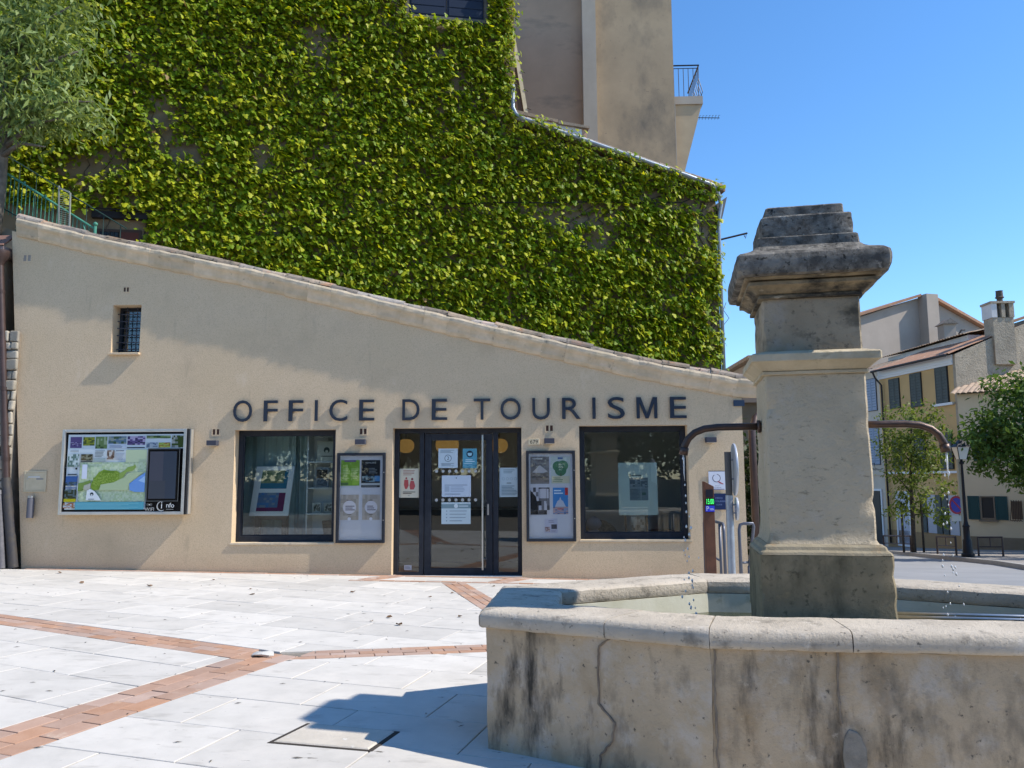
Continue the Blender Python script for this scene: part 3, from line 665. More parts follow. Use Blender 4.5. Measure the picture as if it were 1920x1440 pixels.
def pg(pts, c): return ('p', [cc(*p) for p in pts], c)
Bk = C(14, 14, 16); pale = C(196, 208, 214); mapg = C(184, 202, 168)
G1 = [C(60, 80, 52), C(104, 128, 80), C(150, 165, 130)]; PUR = [C(70, 62, 98), C(98, 84, 130), C(170, 160, 190)]
items = [rc(75, 180, 1700, 380, pale), rc(75, 380, 1200, 1225, pale), rc(105, 212, 268, 368, C(92, 78, 124)), ph(110, 290, 262, 340, PUR), ph(285, 215, 448, 335, [C(122, 134, 52), C(146, 150, 48), C(78, 92, 50)]),
    ph(460, 210, 625, 378, G1), ph(640, 208, 893, 312, [C(66, 88, 62), C(92, 118, 140), C(140, 150, 140)]), rc(640, 318, 893, 375, C(188, 200, 214)), ('l', *cc(660, 330), *cc(880, 372), 3, C(120, 130, 150)),
    ph(908, 208, 1158, 330, PUR+[C(60, 62, 80)]), rc(905, 360, 1155, 374, C(50, 58, 66)), ph(1175, 200, 1512, 240, G1), ph(1178, 298, 1335, 368, [C(90, 108, 130), C(160, 172, 180)]), ph(1348, 298, 1512, 368, [C(128, 160, 78), C(172, 178, 90), C(150, 110, 60)]),
    ph(1530, 200, 1690, 368, [C(120, 126, 120), C(160, 164, 158), C(60, 80, 40)]), pg([(1610, 230), (1690, 205), (1690, 368), (1625, 368)], C(62, 78, 40)),
    rc(262, 570, 1195, 1118, mapg), *[ph(262+155*a, 570+137*b, 262+155*(a+1), 570+137*(b+1), [mapg, C(172, 192, 152), C(192, 206, 176), C(180, 196, 166)]) for a in range(6) for b in range(4)], rc(905, 395, 1195, 570, C(176, 192, 160)),
    ph(277, 455, 440, 545, [C(50, 52, 40), C(90, 84, 62), C(130, 130, 110)]), rc(277, 552, 440, 566, C(60, 66, 70)), ('l', *cc(470, 400), *cc(615, 500), 5, C(110, 122, 130)), rc(455, 512, 620, 560, C(150, 166, 168)),
    ph(640, 402, 742, 530, [C(84, 66, 56), C(130, 112, 100), C(180, 180, 176)]), ('l', *cc(760, 400), *cc(885, 420), 1, C(60, 64, 80)), ('l', *cc(760, 440), *cc(885, 545), 6, C(150, 160, 176)), ('l', *cc(125, 400), *cc(245, 420), 1, C(110, 116, 120)),
    ph(95, 455, 258, 630, [C(150, 170, 168), C(96, 120, 112), C(186, 200, 200)]), rc(105, 730, 232, 746, C(50, 60, 70)), ('c', *cc(222, 657), .009, C(40, 44, 50)),
    rc(85, 762, 248, 892, C(58, 92, 148)), ph(85, 840, 248, 892, [C(44, 58, 62), C(80, 100, 110), C(58, 92, 148)]), rc(85, 918, 245, 930, C(60, 84, 140)), ph(78, 948, 242, 1072, [C(50, 56, 40), C(80, 96, 100), C(60, 66, 48)]), rc(72, 1075, 240, 1118, C(172, 166, 30)), ph(68, 1135, 238, 1205, [C(140, 120, 96), C(170, 178, 184), C(150, 90, 60)]),
    pg([(262, 860), (330, 850), (430, 815), (440, 850), (360, 900), (330, 960), (262, 975)], C(116, 142, 74)),
    pg([(445, 860), (490, 780), (540, 710), (610, 672), (700, 690), (790, 688), (840, 720), (800, 800), (700, 850), (640, 880), (560, 950), (470, 960), (440, 910)], C(122, 150, 58)), pg([(600, 690), (760, 690), (770, 800), (690, 860), (610, 880), (560, 800)], C(100, 130, 46)),
    pg([(840, 720), (910, 680), (940, 640), (1010, 625), (1045, 600), (1060, 640), (1010, 690), (930, 710), (880, 790), (780, 860), (790, 780)], C(132, 158, 84)),
    *[ph(470+90*a, 720+60*b, 560+90*a, 780+60*b, [C(122, 150, 58), C(104, 134, 48), C(140, 164, 76), C(112, 142, 54)]) for a in range(4) for b in range(3) if not (a == 0 and b == 0)], pg([(580, 880), (760, 850), (900, 780), (960, 720), (1180, 700), (1100, 760), (980, 860), (960, 960), (700, 960), (560, 960)], C(168, 184, 148)),
    pg([(350, 890), (440, 860), (440, 930), (380, 960), (340, 940)], C(170, 172, 160)), pg([(1195, 715), (1195, 985), (1060, 985), (985, 960), (978, 870), (1040, 820), (1110, 770)], C(104, 146, 206)), pg([(1195, 760), (1195, 860), (1100, 830)], C(150, 184, 222)),
    rc(310, 600, 382, 800, C(206, 212, 226)), pg([(385, 1095), (395, 960), (440, 938), (500, 970), (560, 1040), (600, 1100)], C(208, 216, 220)), ('c', *cc(465, 1012), .015, C(50, 60, 66)), ('c', *cc(465, 1024), .007, C(208, 216, 220)), ('l', *cc(420, 1070), *cc(520, 1090), 1, C(90, 100, 110)),
    rc(240, 1120, 1195, 1225, C(84, 154, 172)), ('l', *cc(250, 1130), *cc(1180, 1220), 5, C(110, 174, 188)),
    rc(75, 640, 258, 642, C(150, 170, 190)), rc(262, 380, 266, 1118, C(220, 226, 228)),
    rc(1222, 385, 1666, 1114, C(104, 106, 104)), rc(1230, 392, 1659, 1107, Bk), rc(1252, 425, 1625, 1078, C(58, 66, 78)), rc(1252, 425, 1440, 1078, C(72, 74, 84)), rc(1262, 830, 1480, 1078, C(66, 70, 78)),
    ('t', 'WIFI', *cc(1277, 1222), .042, C(186, 184, 178)), ('c', *cc(1275, 1160), .006, C(190, 188, 180)), ('t', '((  ))', *cc(1275, 1160), .036, C(150, 148, 142)),
    ('c', *cc(1442, 1182), .040, C(190, 188, 182)), ('c', *cc(1450, 1178), .0355, Bk), rc(1478, 1115, 1560, 1252, Bk), ('t', 'i', *cc(1446, 1170), .075, C(230, 230, 226)), ('t', 'nfo', *cc(1565, 1168), .058, C(225, 225, 220)), ('l', *cc(1510, 1212), *cc(1645, 1236), 1, C(120, 120, 116))]
mb = MB(); mb.cur = Bk; mb.obox(OF, bx0, bx1, bz0, bz1, .125, .13); draw(mb, OF, bx0, bx1, bz0, bz1, .13, items)
mb.build('map_panel', PRINT_GLOSS, case, recalc=False)

# ---- noticeboards with posters
def board(x0, x1, z0, z1, label):
    t = thing('noticeboard', label, 'noticeboard', ((x0+x1)/2, YF, z0), 'wall noticeboards either side of the door')
    MB().frame(OF, x0, x1, z0, z1, .0, .065, .045).build('frame', dark_metal, t, bevel=.005)
    MB().obox(OF, x0+.045, x1-.045, z0+.045, z1-.045, .006, .014).build('backing', M('board_white', (.62, .63, .68), .6, c2=(.58, .59, .64), scale=2), t)
    MB().obox(OF, x0+.044, x1-.044, z0+.044, z1-.044, .050, .054).build('glass', glass_case, t)
    for zz in (lerp(z0, z1, .25), lerp(z0, z1, .78)): MB().disc(OF, x1-.022, zz, .009, .065, .069, 10).build('lock', steel, t)
board(-3.405, -2.59, .578, 2.065, 'dark framed noticeboard left of the entrance holding four posters')
board(-.24, .575, .595, 2.082, 'dark framed noticeboard right of the entrance under the 679 plate')
gp = 'posters in the noticeboards'; dP = .0145
sheet('poster', 'lime green printed poster in the left noticeboard', 'poster', OF, -3.345, -3.03, 1.52, 1.945, dP, C(126, 168, 56), [('r', .18, 0, .8, .07, C(104, 84, 130)), ('l', .1, .32, .45, .8, 8, C(190, 210, 140)), ('l', .55, .32, .95, .8, 8, C(186, 206, 136)), ('r', .0, .88, .4, .98, C(88, 120, 70)), ('r', .62, .75, .97, .98, C(146, 186, 70))], gp)
sheet('poster', 'black and blue concert poster beside the green one', 'poster', OF, -3.0, -2.685, 1.49, 1.945, dP, C(22, 26, 32), [('t', 'CONCERT', .5, .1, .06, C(170, 178, 184)), ('l', .4, .28, .9, .5, 4, C(110, 120, 126)), ('r', .72, .58, 1, .78, C(70, 130, 180)), ('n', .05, .55, .72, .8, [C(22, 26, 32), C(60, 90, 110), C(120, 150, 160)], None), ('r', 0, .84, 1, .92, C(180, 186, 190)), ('l', .05, .93, .95, .99, 1, C(120, 126, 130))], gp)
for i, (a, b, nm) in enumerate(((-3.345, -3.035, 'left'), (-2.975, -2.68, 'right'))):
    sheet('poster', 'beige poster with a white disc, on the %s of the lower pair' % nm, 'poster', OF, a, b, .955, 1.37, dP, C(182, 172, 160), [('n', 0, 0, 1, 1, [C(176, 166, 156), C(188, 178, 168), C(168, 160, 150)], None), ('c', .5, .5, .36, C(222, 218, 224)), ('l', .28, .42, .8, .64, 3, C(90, 76, 84)), ('l', .35, .2, .6, .24, 1, C(60, 50, 50)), ('l', .4, .76, .62, .8, 1, C(60, 50, 50)), ('c', .5, .96, .09, C(226, 226, 236))], gp)
sheet('poster', 'grey photographic poster of a pale cloud', 'poster', OF, -.168, .143, 1.535, 1.985, dP, C(128, 124, 122), [('n', 0, .05, 1, .4, [C(120, 116, 114), C(140, 136, 134)], None), ('p', [(.1, .58), (.3, .45), (.5, .32), (.7, .42), (.92, .55), (.6, .62)], C(196, 192, 190)), ('n', 0, .6, 1, .92, [C(98, 94, 92), C(124, 118, 114), C(112, 108, 104)], None), ('l', .1, .04, .9, .12, 1, C(196, 194, 194)), ('r', .05, .74, .95, .77, C(70, 66, 64))], gp)
sheet('poster', 'white poster with a green tree drawing', 'poster', OF, .171, .495, 1.535, 1.985, dP, C(196, 206, 200), [('r', .36, .03, .62, .1, C(80, 110, 160)), ('c', .35, .36, .26, C(78, 128, 94)), ('c', .62, .34, .27, C(84, 134, 100)), ('c', .5, .5, .3, C(74, 122, 90)), ('t', 'BIEN', .5, .3, .05, C(214, 226, 214)), ('t', 'VIVRE', .5, .39, .05, C(214, 226, 214)), ('t', 'BIO', .5, .48, .05, C(214, 226, 214)), ('r', .46, .6, .55, .74, C(78, 100, 76)), ('r', .05, .72, .95, .97, C(202, 198, 170)), ('l', .1, .76, .7, .94, 3, C(120, 140, 110))], gp)
sheet('poster', 'black and white street photograph poster', 'poster', OF, -.172, .146, 1.03, 1.475, dP, C(150, 150, 156), [('n', 0, 0, 1, 1, [C(40, 40, 44), C(110, 110, 116), C(190, 190, 200), C(70, 70, 74)], None), ('p', [(0, .1), (.3, .35), (.42, 1), (0, 1)], C(28, 28, 32)), ('r', .45, .05, .95, .4, C(196, 196, 206)), ('r', .48, .05, .5, .5, C(60, 60, 64)), ('r', .82, .05, .84, .6, C(70, 70, 74))], gp)
sheet('poster', 'bright blue event poster with a pale church', 'poster', OF, .2, .45, 1.035, 1.47, dP, C(66, 134, 196), [('l', .08, .06, .72, .26, 2, C(214, 230, 240)), ('r', .8, 0, 1, .28, C(196, 60, 60)), ('p', [(.12, .72), (.3, .5), (.42, .46), (.48, .34), (.55, .46), (.66, .5), (.85, .72)], C(190, 196, 208)), ('n', 0, .72, 1, 1, [C(120, 140, 176), C(176, 150, 150), C(90, 110, 150)], None), ('r', .3, .78, .7, .82, C(180, 90, 90))], gp)
sheet('flyer', 'small white flyer with two photographs at the foot of the noticeboard', 'flyer', OF, .058, .272, .73, .965, dP, C(184, 186, 204), [('l', .3, .1, .8, .3, 2, C(130, 130, 150)), ('r', .52, .4, .95, .72, C(70, 72, 84)), ('n', .02, .58, .42, .9, [C(150, 120, 120), C(180, 170, 172), C(120, 90, 92)], None), ('l', .52, .8, .95, .95, 2, C(150, 150, 170))], gp)
# sheets on the door glass
dg_ = -.2125; gp = 'notices taped to the entrance glass'
sheet('notice', 'cream notice with two red figures on the left side light', 'notice', OF, -2.40, -2.065, 1.312, 1.80, dg_, C(196, 194, 176), [('l', .2, .04, .8, .24, 4, C(150, 110, 100)), ('c', .36, .33, .05, C(150, 70, 70)), ('p', [(.26, .38), (.46, .38), (.48, .58), (.4, .7), (.3, .7), (.24, .56)], C(168, 76, 76)), ('c', .66, .36, .06, C(120, 60, 60)), ('p', [(.58, .42), (.74, .42), (.82, .6), (.74, .72), (.56, .72), (.52, .58)], C(170, 80, 80)), ('l', .2, .78, .85, .88, 2, C(50, 44, 44)), ('c', .5, .93, .02, K_)], gp)
sheet('notice', 'white notice with a ringed figure 2 on the door', 'notice', OF, -1.735, -1.405, 1.808, 2.138, dg_, C(186, 202, 210), [('l', .1, .06, .9, .24, 3, C(120, 136, 146)), ('c', .5, .5, .18, C(52, 66, 78)), ('c', .5, .5, .155, C(190, 206, 214)), ('t', '2', .5, .5, .18, C(40, 50, 60)), ('l', .15, .74, .9, .92, 3, C(120, 136, 146))], gp)
sheet('notice', 'turquoise mask notice with a dark disc on the door', 'notice', OF, -1.32, -1.078, 1.802, 2.135, dg_, C(84, 150, 172), [('c', .5, .28, .24, C(20, 40, 60)), ('p', [(.34, .22), (.66, .22), (.64, .34), (.5, .39), (.36, .34)], C(150, 196, 210)), ('l', .2, .53, .85, .7, 2, C(196, 220, 226)), ('l', .1, .74, .9, .79, 1, C(196, 220, 226)), ('n', .02, .84, .98, .97, [C(70, 130, 150), C(100, 160, 178)], None)], gp)
sheet('notice', 'pale notice with a row of icons on the right side light', 'notice', OF, -.695, -.36, 1.316, 1.807, dg_, C(172, 190, 198), [('l', .2, .05, .8, .2, 3, C(110, 130, 140))]+[('c', .2+.2*k, .38, .07, C(126, 146, 156)) for k in range(4)]+[('c', .2+.2*k, .38, .055, C(172, 190, 198)) for k in range(4)]+[('l', .36, .5, .64, .55, 1, C(40, 50, 56)), ('l', .1, .6, .9, .95, 7, C(110, 130, 140))], gp)
sheet('notice', 'landscape white notice at the middle of the door', 'notice', OF, -1.674, -1.18, 1.322, 1.682, dg_, C(188, 200, 212), [('l', .1, .42, .9, .48, 1, C(110, 124, 140)), ('l', .3, .5, .85, .78, 4, C(150, 164, 180)), ('r', .1, .5, .26, .76, C(160, 174, 188)), ('l', .1, .84, .9, .9, 1, C(110, 124, 140)), ('c', .5, .12, .02, C(60, 70, 90))], gp)
sheet('notice', 'landscape notice with a grey header band low on the door', 'notice', OF, -1.678, -1.184, .869, 1.231, dg_, C(188, 204, 208), [('r', 0, .08, 1, .28, C(122, 146, 152)), ('c', .5, .17, .07, C(205, 215, 218)), ('l', .6, .13, .95, .22, 1, C(205, 215, 218))]+[x for k in range(4) for x in (('c', .18, .4+.15*k, .02, C(120, 140, 150)), ('l', .28, .36+.15*k, .9, .44+.15*k, 1, C(140, 156, 166)))], gp)
sheet('sticker', 'small white sticker at the foot of the left side light', 'sticker', OF, -2.30, -2.175, .111, .192, dg_, C(176, 178, 186), [('l', .1, .2, .9, .8, 3, C(110, 110, 120))])
# plaques by the corner
sheet('quality_plaque', 'white plaque with a ringed Q emblem by the corner', 'plaque', OF, 2.765, 3.045, 1.42, 1.732, .012, C(214, 216, 224), [('r', 0, 0, 1, .03, C(60, 64, 80)), ('c', .46, .38, .24, C(70, 60, 72)), ('c', .46, .38, .205, C(214, 216, 224)), ('p', [(.5, .55), (.58, .54), (.86, .68), (.84, .71), (.66, .66)], C(170, 60, 70)), ('p', [(.3, .2), (.44, .15), (.52, .2), (.44, .26)], C(214, 216, 224)), ('t', 'QUALITÉ', .5, .78, .06, C(120, 120, 140)), ('t', 'TOURISME', .5, .88, .06, C(120, 120, 140)), ('r', .1, .95, .9, .98, C(50, 60, 120))], thick=.012)
sheet('office_plaque', 'dark blue plaque lettered in white below the Q plaque', 'plaque', OF, 2.80, 3.045, 1.10, 1.36, .012, C(26, 44, 84), [('t', 'OFFICE', .5, .28, .1, C(120, 136, 176)), ('t', 'DE TOURISME', .5, .48, .1, C(120, 136, 176)), ('t', 'CLASSÉ', .5, .68, .1, C(120, 136, 176))], thick=.012)

# ---- things inside, seen through the glass
ys_ = 14.05
t = thing('curtain', 'pale teal curtain hanging inside the left shop window', 'curtain', (-4.98, 13.85, .02))
mb = MB(); mb.grid(lambda u, v: (lerp(-5.45, -4.42, u), 14.34+.035*math.sin(u*34)+.012*math.sin(u*90), lerp(.03, 2.6, v)), 70, 4); mb.build('cloth', curtain_m, t, True, recalc=False)
MB().tube([(-5.5, 14.34, 2.6), (-4.4, 14.34, 2.6)], .012, 8).build('rail', steel, t)
mb = MB(); mb.grid(lambda u, v: (lerp(-4.46, -4.05, u), 14.5+.05*math.sin(u*20), lerp(.03, 2.6, v)), 30, 4)
tag(mb.build('back_curtain', curtain_m, None, True, recalc=False), 'second teal drape further inside the left window', 'curtain')
t = thing('display_easel', 'white leaning display panel with two framed maps in the left window', 'display', (-4.7, ys_, .02))
LB = Fr(0, 14.0, 1, 0)
mb = MB(); mb.cur = C(240, 244, 246); mb.hexa([(-5.09, 13.95, 1.0), (-4.40, 13.95, 1.0), (-4.40, 13.99, 1.0), (-5.09, 13.99, 1.0), (-5.02, 14.07, 1.86), (-4.34, 14.07, 1.86), (-4.34, 14.1, 1.86), (-5.02, 14.1, 1.86)])
mb.build('panel', PRINT, t)
class Lean(Fr):
    def p(s, u, z, d=0): k = (z-1.0)/.86; return (u+.07*k, 13.95+.12*k-d, z)
LN = Lean(0, 0, 1, 0)
mb = MB(); draw(mb, LN, -4.97, -4.50, 1.47, 1.79, .003, [('r', 0, 0, 1, 1, C(40, 120, 150)), ('n', 0, 0, .86, .7, [C(120, 140, 100), C(150, 160, 124), C(100, 126, 96)], None)]); mb.build('upper_map', PRINT, t, recalc=False)
mb = MB(); draw(mb, LN, -4.98, -4.50, 1.08, 1.40, .003, [('r', 0, 0, 1, 1, C(110, 24, 84)), ('n', 0, 0, .76, .8, [C(120, 140, 160), C(90, 120, 160), C(70, 120, 180)], None)]); mb.build('lower_map', PRINT, t, recalc=False)
for x in (-5.0, -4.52): MB().box(x, x+.09, 13.98, 14.1, .01, 1.0).build('leg', dark_in, t)
MB().box(-4.91, -4.52, 13.99, 14.09, .93, .998).build('rail', dark_in, t)
t = thing('shelf_unit', 'white open shelf unit at the right of the left window', 'shelf', (-3.8, 14.1, .02))
MB().box(-4.09, -4.065, 13.95, 14.3, .01, 2.42).build('side', white_in, t); MB().box(-3.42, -3.40, 13.95, 14.3, .01, 2.42).build('side', white_in, t); MB().box(-4.064, -3.42, 14.28, 14.3, .01, 2.41).build('back', white_in, t)
for z in (.64, 1.03, 1.475, 1.93, 2.40): MB().box(-4.064, -3.42, 13.95, 14.279, z-.012, z+.012).build('shelf', white_in, t)
sb = Fr(0, 14.05, 1, 0)
sheet('tote_bag', 'cream printed cotton bag standing on the top shelf', 'bag', sb, -3.93, -3.55, 1.943, 2.30, 0, C(196, 196, 180), [('c', .45, .45, .14, C(60, 66, 60)), ('c', .45, .52, .07, C(196, 196, 180)), ('l', .2, .7, .8, .8, 1, C(90, 90, 84))], thick=.05)
sheet('picture_book', 'dark covered picture book on the second shelf', 'book', sb, -3.95, -3.72, 1.488, 1.84, 0, C(150, 156, 160), [('n', .08, .12, .92, .55, [C(40, 34, 32), C(90, 80, 74), C(70, 60, 56)], None), ('n', .08, .6, .92, .92, [C(60, 76, 92), C(100, 116, 130)], None)], thick=.03)
sheet('picture_book', 'pale covered picture book beside the dark one', 'book', sb, -3.69, -3.47, 1.488, 1.82, 0, C(120, 130, 128), [('n', .1, .1, .9, .9, [C(140, 150, 150), C(96, 106, 100)], None)], thick=.03)
for a, nm in ((-4.0, 'striped'), (-3.80, 'dark spotted'), (-3.61, 'plain')):
    sheet('gift_card', '%s folded card on the third shelf' % nm, 'card', sb, a, a+.16, 1.043, 1.22, 0, C(180, 186, 180), [('n', .15, .15, .85, .8, [C(120, 120, 110), C(70, 76, 70), C(190, 190, 184)] if nm != 'plain' else [C(170, 176, 170)], None)], thick=.02)
t = thing('wicker_basket', 'brown wicker basket on the lowest shelf', 'basket', (-3.68, 14.1, .655)); MB().lathe([(.15, 0), (.18, .2), (.185, .25), (.165, .25)], (-3.66, 14.13, .655), 16).build('basket', M('wicker', (.18, .13, .09), .9, c2=(.1, .07, .05), scale=40), t, True)
# pendant lamps
for i, (x, z, y, r, lb) in enumerate([(-2.56, 2.26, 15.2, .16, 'behind the left side light'), (-1.77, 2.27, 15.2, .225, 'behind the glazed door'), (-.80, 2.27, 15.6, .17, 'behind the right side light')]):
    t = thing('pendant_lamp', 'round orange woven pendant lamp '+lb, 'lamp', (x, y, z-r), 'orange pendant lamps inside the entrance')
    MB().lathe([(.3*r, -r*.86), (.66*r, -r*.72), (.93*r, -r*.38), (r, 0), (.95*r, r*.32), (.74*r, r*.62), (.4*r, r*.76)], (x, y, z), 24).build('shade', orange_m, t, True)
    MB().tube([(x, y, z+r*.7), (x, y, 2.79)], .006, 6).build('cord', black, t)
# counter inside
t = thing('reception_counter', 'dark reception counter deep inside the entrance', 'counter', (-1.6, 16.2, .01))
MB().box(-2.9, -.2, 15.9, 16.4, .01, 1.02).build('front', dark_in, t, bevel=.01); MB().box(-2.95, -.15, 15.86, 16.45, 1.021, 1.06).build('top', M('counter_top', (.2, .19, .17), .5), t, bevel=.006)
# right window
sheet('window_poster', 'pale green sheet with a printed newspaper page hung in the right window', 'poster', LB, 1.335, 2.0, .992, 1.885, .09, C(222, 238, 232), [('r', .285, .22, .32, .27, C(60, 76, 80)), ('l', .34, .22, .72, .27, 1, C(110, 130, 136)), ('r', .285, .29, .76, .72, C(124, 144, 156)), ('n', .3, .33, .74, .48, [C(130, 148, 160), C(96, 112, 126), C(150, 166, 176)], None), ('r', .285, .48, .76, .487, C(190, 206, 204)), ('r', .57, .29, .578, .72, C(190, 206, 204)), ('r', .6, .57, .7, .62, C(84, 116, 110)), ('l', .3, .5, .55, .7, 8, C(104, 122, 136))])
sheet('brochure', 'small photo brochure standing under the hung sheet in the right window', 'brochure', LB, 1.53, 1.77, .668, .985, .06, C(140, 136, 130), [('n', .06, .06, .94, .94, [C(96, 92, 84), C(150, 146, 136), C(180, 176, 168), C(120, 116, 108)], None)], thick=.02)
t = thing('brochure_easel', 'slim wooden easel carrying the brochure in the right window', 'easel', (1.65, 14.05, .02))
for x in (1.46, 1.83): MB().tube([(x, 14.02, .01), (x, 14.08, 1.1)], .016, 8).build('leg', dark_in, t)
MB().box(1.44, 1.85, 13.93, 14.06, .64, .664).build('ledge', dark_in, t)
t = thing('tub_armchair', 'pale patterned tub armchair behind the right window', 'armchair', (1.0, 14.7, .01))
cloth = M('chair_fabric', (.30, .31, .27), .95, c2=(.14, .14, .13), scale=28)
MB().lathe([(.26, .1), (.31, .14), (.32, .42), (.28, .46)], (1.0, 14.65, .01), 20).build('seat', cloth, t, 'auto')
mb = MB(); vs = []
for k in range(15):
    a = math.pi*(-.12+1.24*k/14); h = .62+.26*math.sin(max(0, min(math.pi, a)))
    for r_a, zz in ((.30, .3), (.37, .3), (.38, h), (.31, h)): vs.append((1.0+r_a*math.cos(a), 14.65+r_a*math.sin(a), zz))
mb.add(vs, [(i*4+k, i*4+(k+1) % 4, (i+1)*4+(k+1) % 4, (i+1)*4+k) for i in range(14) for k in range(4)]+[(0, 1, 2, 3), (56, 57, 58, 59)]); mb.build('backrest', cloth, t, 'auto')
for a in (.8, 2.3, 3.9, 5.4): MB().tube([(1+.22*math.cos(a), 14.65+.22*math.sin(a), .01), (1+.2*math.cos(a), 14.65+.2*math.sin(a), .13)], .018, 6).build('leg', dark_in, t)
t = thing('plush_figure', 'small pale round plush toy sitting on the tub armchair', 'toy', (.93, 14.5, .47))
MB().lathe([(.05, 0), (.13, .05), (.14, .16), (.09, .25)], (.93, 14.5, .47), 14).build('body', M('plush', (.32, .28, .3), .95), t, True); MB().lathe([(.04, -.1), (.13, -.04), (.15, .03), (.11, .11), (.03, .15)], (.93, 14.48, .80), 14).build('head', M('plush_head', (.42, .38, .42), .95), t, True)
t = thing('side_table', 'dark square side table behind the right window', 'table', (2.16, 14.6, .01))
MB().box(1.95, 2.36, 14.4, 14.8, .66, .70).build('top', dark_in, t, bevel=.004)
for x in (1.97, 2.31):
    for y in (14.42, 14.76): MB().box(x, x+.03, y, y+.03, .01, .66).build('leg', dark_in, t)

# ---- downpipe and stone wall at the left end
t = thing('downpipe', 'brown metal downpipe with a funnel head running down the left edge', 'downpipe', (-8.8, YF-.1, .2))
yp = YF-.10
MB().tube([(-9.40, yp, 5.36), (-9.02, yp, 1.62)], .062, 14).build('pipe', brown_pipe, t, 'auto')
MB().lathe([(.065, -.12), (.07, 0), (.10, .06), (.15, .13), (.17, .2), (.17, .245), (.13, .25)], (-9.41, yp, 5.38), 16).build('hopper', brown_pipe, t, 'auto')
MB().tube([(-9.03, yp, 1.68), (-8.985, yp, 1.38), (-8.80, yp, .19)], [.07, .078, .078], 14).build('boot', iron_pipe, t, 'auto')
for z in (4.9, 3.2, 2.0): x = lerp(-9.40, -9.02, (5.36-z)/3.74); MB().tube([(x-.002, yp, z-.03), (x+.002, yp, z+.03)], .072, 14).build('collar', brown_pipe, t, 'auto')
t = thing('ground_pipe', 'short grey iron pipe standing beside the foot of the brown downpipe', 'pipe', (-9.0, YF-.18, .2))
MB().tube([(-9.10, YF-.16, 1.42), (-8.94, YF-.18, .19)], .055, 12).build('pipe', M('grey_iron', (.16, .15, .16), .7, c2=(.1, .1, .11), scale=9), t, 'auto')
MB().tube([(-9.102, YF-.16, 1.40), (-9.115, YF-.16, 1.47)], .066, 12).build('socket', M('grey_iron2', (.19, .18, .18), .7), t, 'auto')
sw_ = thing('rubble_wall', 'rough pale stone wall left of the brown downpipe', 'wall', (-10.2, YF, 0))
MB().box(-11.6, -9.02, YF-.04, YF+.4, -.2, 4.2).build('core', mortar, sw_)
MB().box(-11.6, -9.4, YF-.02, YF+.4, 4.201, 5.5).build('upper_wall', wall_old, sw_)
rub = M('rubble_stone', (.40, .355, .285), .9, c2=(.30, .265, .21), scale=5, bump=.6, bscale=20, rnd=.2)
z = -.05; k = 0
while z < 4.15:
    h = random.uniform(.13, .26); x = -10.1
    while x < -8.98:
        wd = random.uniform(.16, .42); x1 = min(x+wd, -8.99)
        if x1-x > .06:
            mb = MB().box(x+.008, x1-.008, YF-.04-random.uniform(.04, .085), YF-.03, z+.008, z+h-.008); mb.rough(.02, 5, k); mb.build('stone', rub, sw_, bevel=.022); k += 1
        x = x1
        if x1 >= -8.99: break
    z += h
t = thing('lean_to_roof', 'bit of brown slatted lean-to roof above the funnel head', 'roof', (-9.8, YF, 5.5))
MB().box(-10.6, -9.36, YF-.1, YF+.5, 5.56, 5.72).build('fascia', M('pinkish_board', (.30, .22, .2), .8), t)
for k in range(7): MB().hexa([(-10.6, YF-.13+.05*k, 5.73+.04*k), (-9.36, YF-.13+.05*k, 5.73+.04*k), (-9.36, YF-.08+.05*k, 5.73+.04*k), (-10.6, YF-.08+.05*k, 5.73+.04*k), (-10.6, YF-.10+.05*k, 5.765+.04*k), (-9.36, YF-.10+.05*k, 5.765+.04*k), (-9.36, YF-.06+.05*k, 5.765+.04*k), (-10.6, YF-.06+.05*k, 5.765+.04*k)]).build('slat', M('slat_brown', (.22, .12, .09), .8) if k == 0 else bpy.data.materials['slat_brown'], t)

# ---- right-hand corner: pipe, old wall, shrub
t = thing('corner_downpipe', 'brown downpipe with a swan neck at the right corner of the office', 'downpipe', (3.55, YF+.15, 0))
MB().tube([(3.95, YF+.5, 2.78), (3.80, YF+.4, 2.74), (3.64, YF+.25, 2.62), (3.55, YF+.15, 2.40), (3.55, YF+.15, 0)], .06, 12).build('pipe', brown_pipe, t, True)
t = thing('old_outbuilding', 'dark old stone outbuilding behind the right corner of the office', 'building', (5.2, 22, -.9))
MB().box(4.0, 6.2, 21.4, 23.5, -.9, 3.6).build('wall', wall_old, t); MB().box(3.9, 6.4, 21.2, 23.7, 3.6, 3.72).build('eave', M('old_eave', (.2, .16, .13), .9), t)

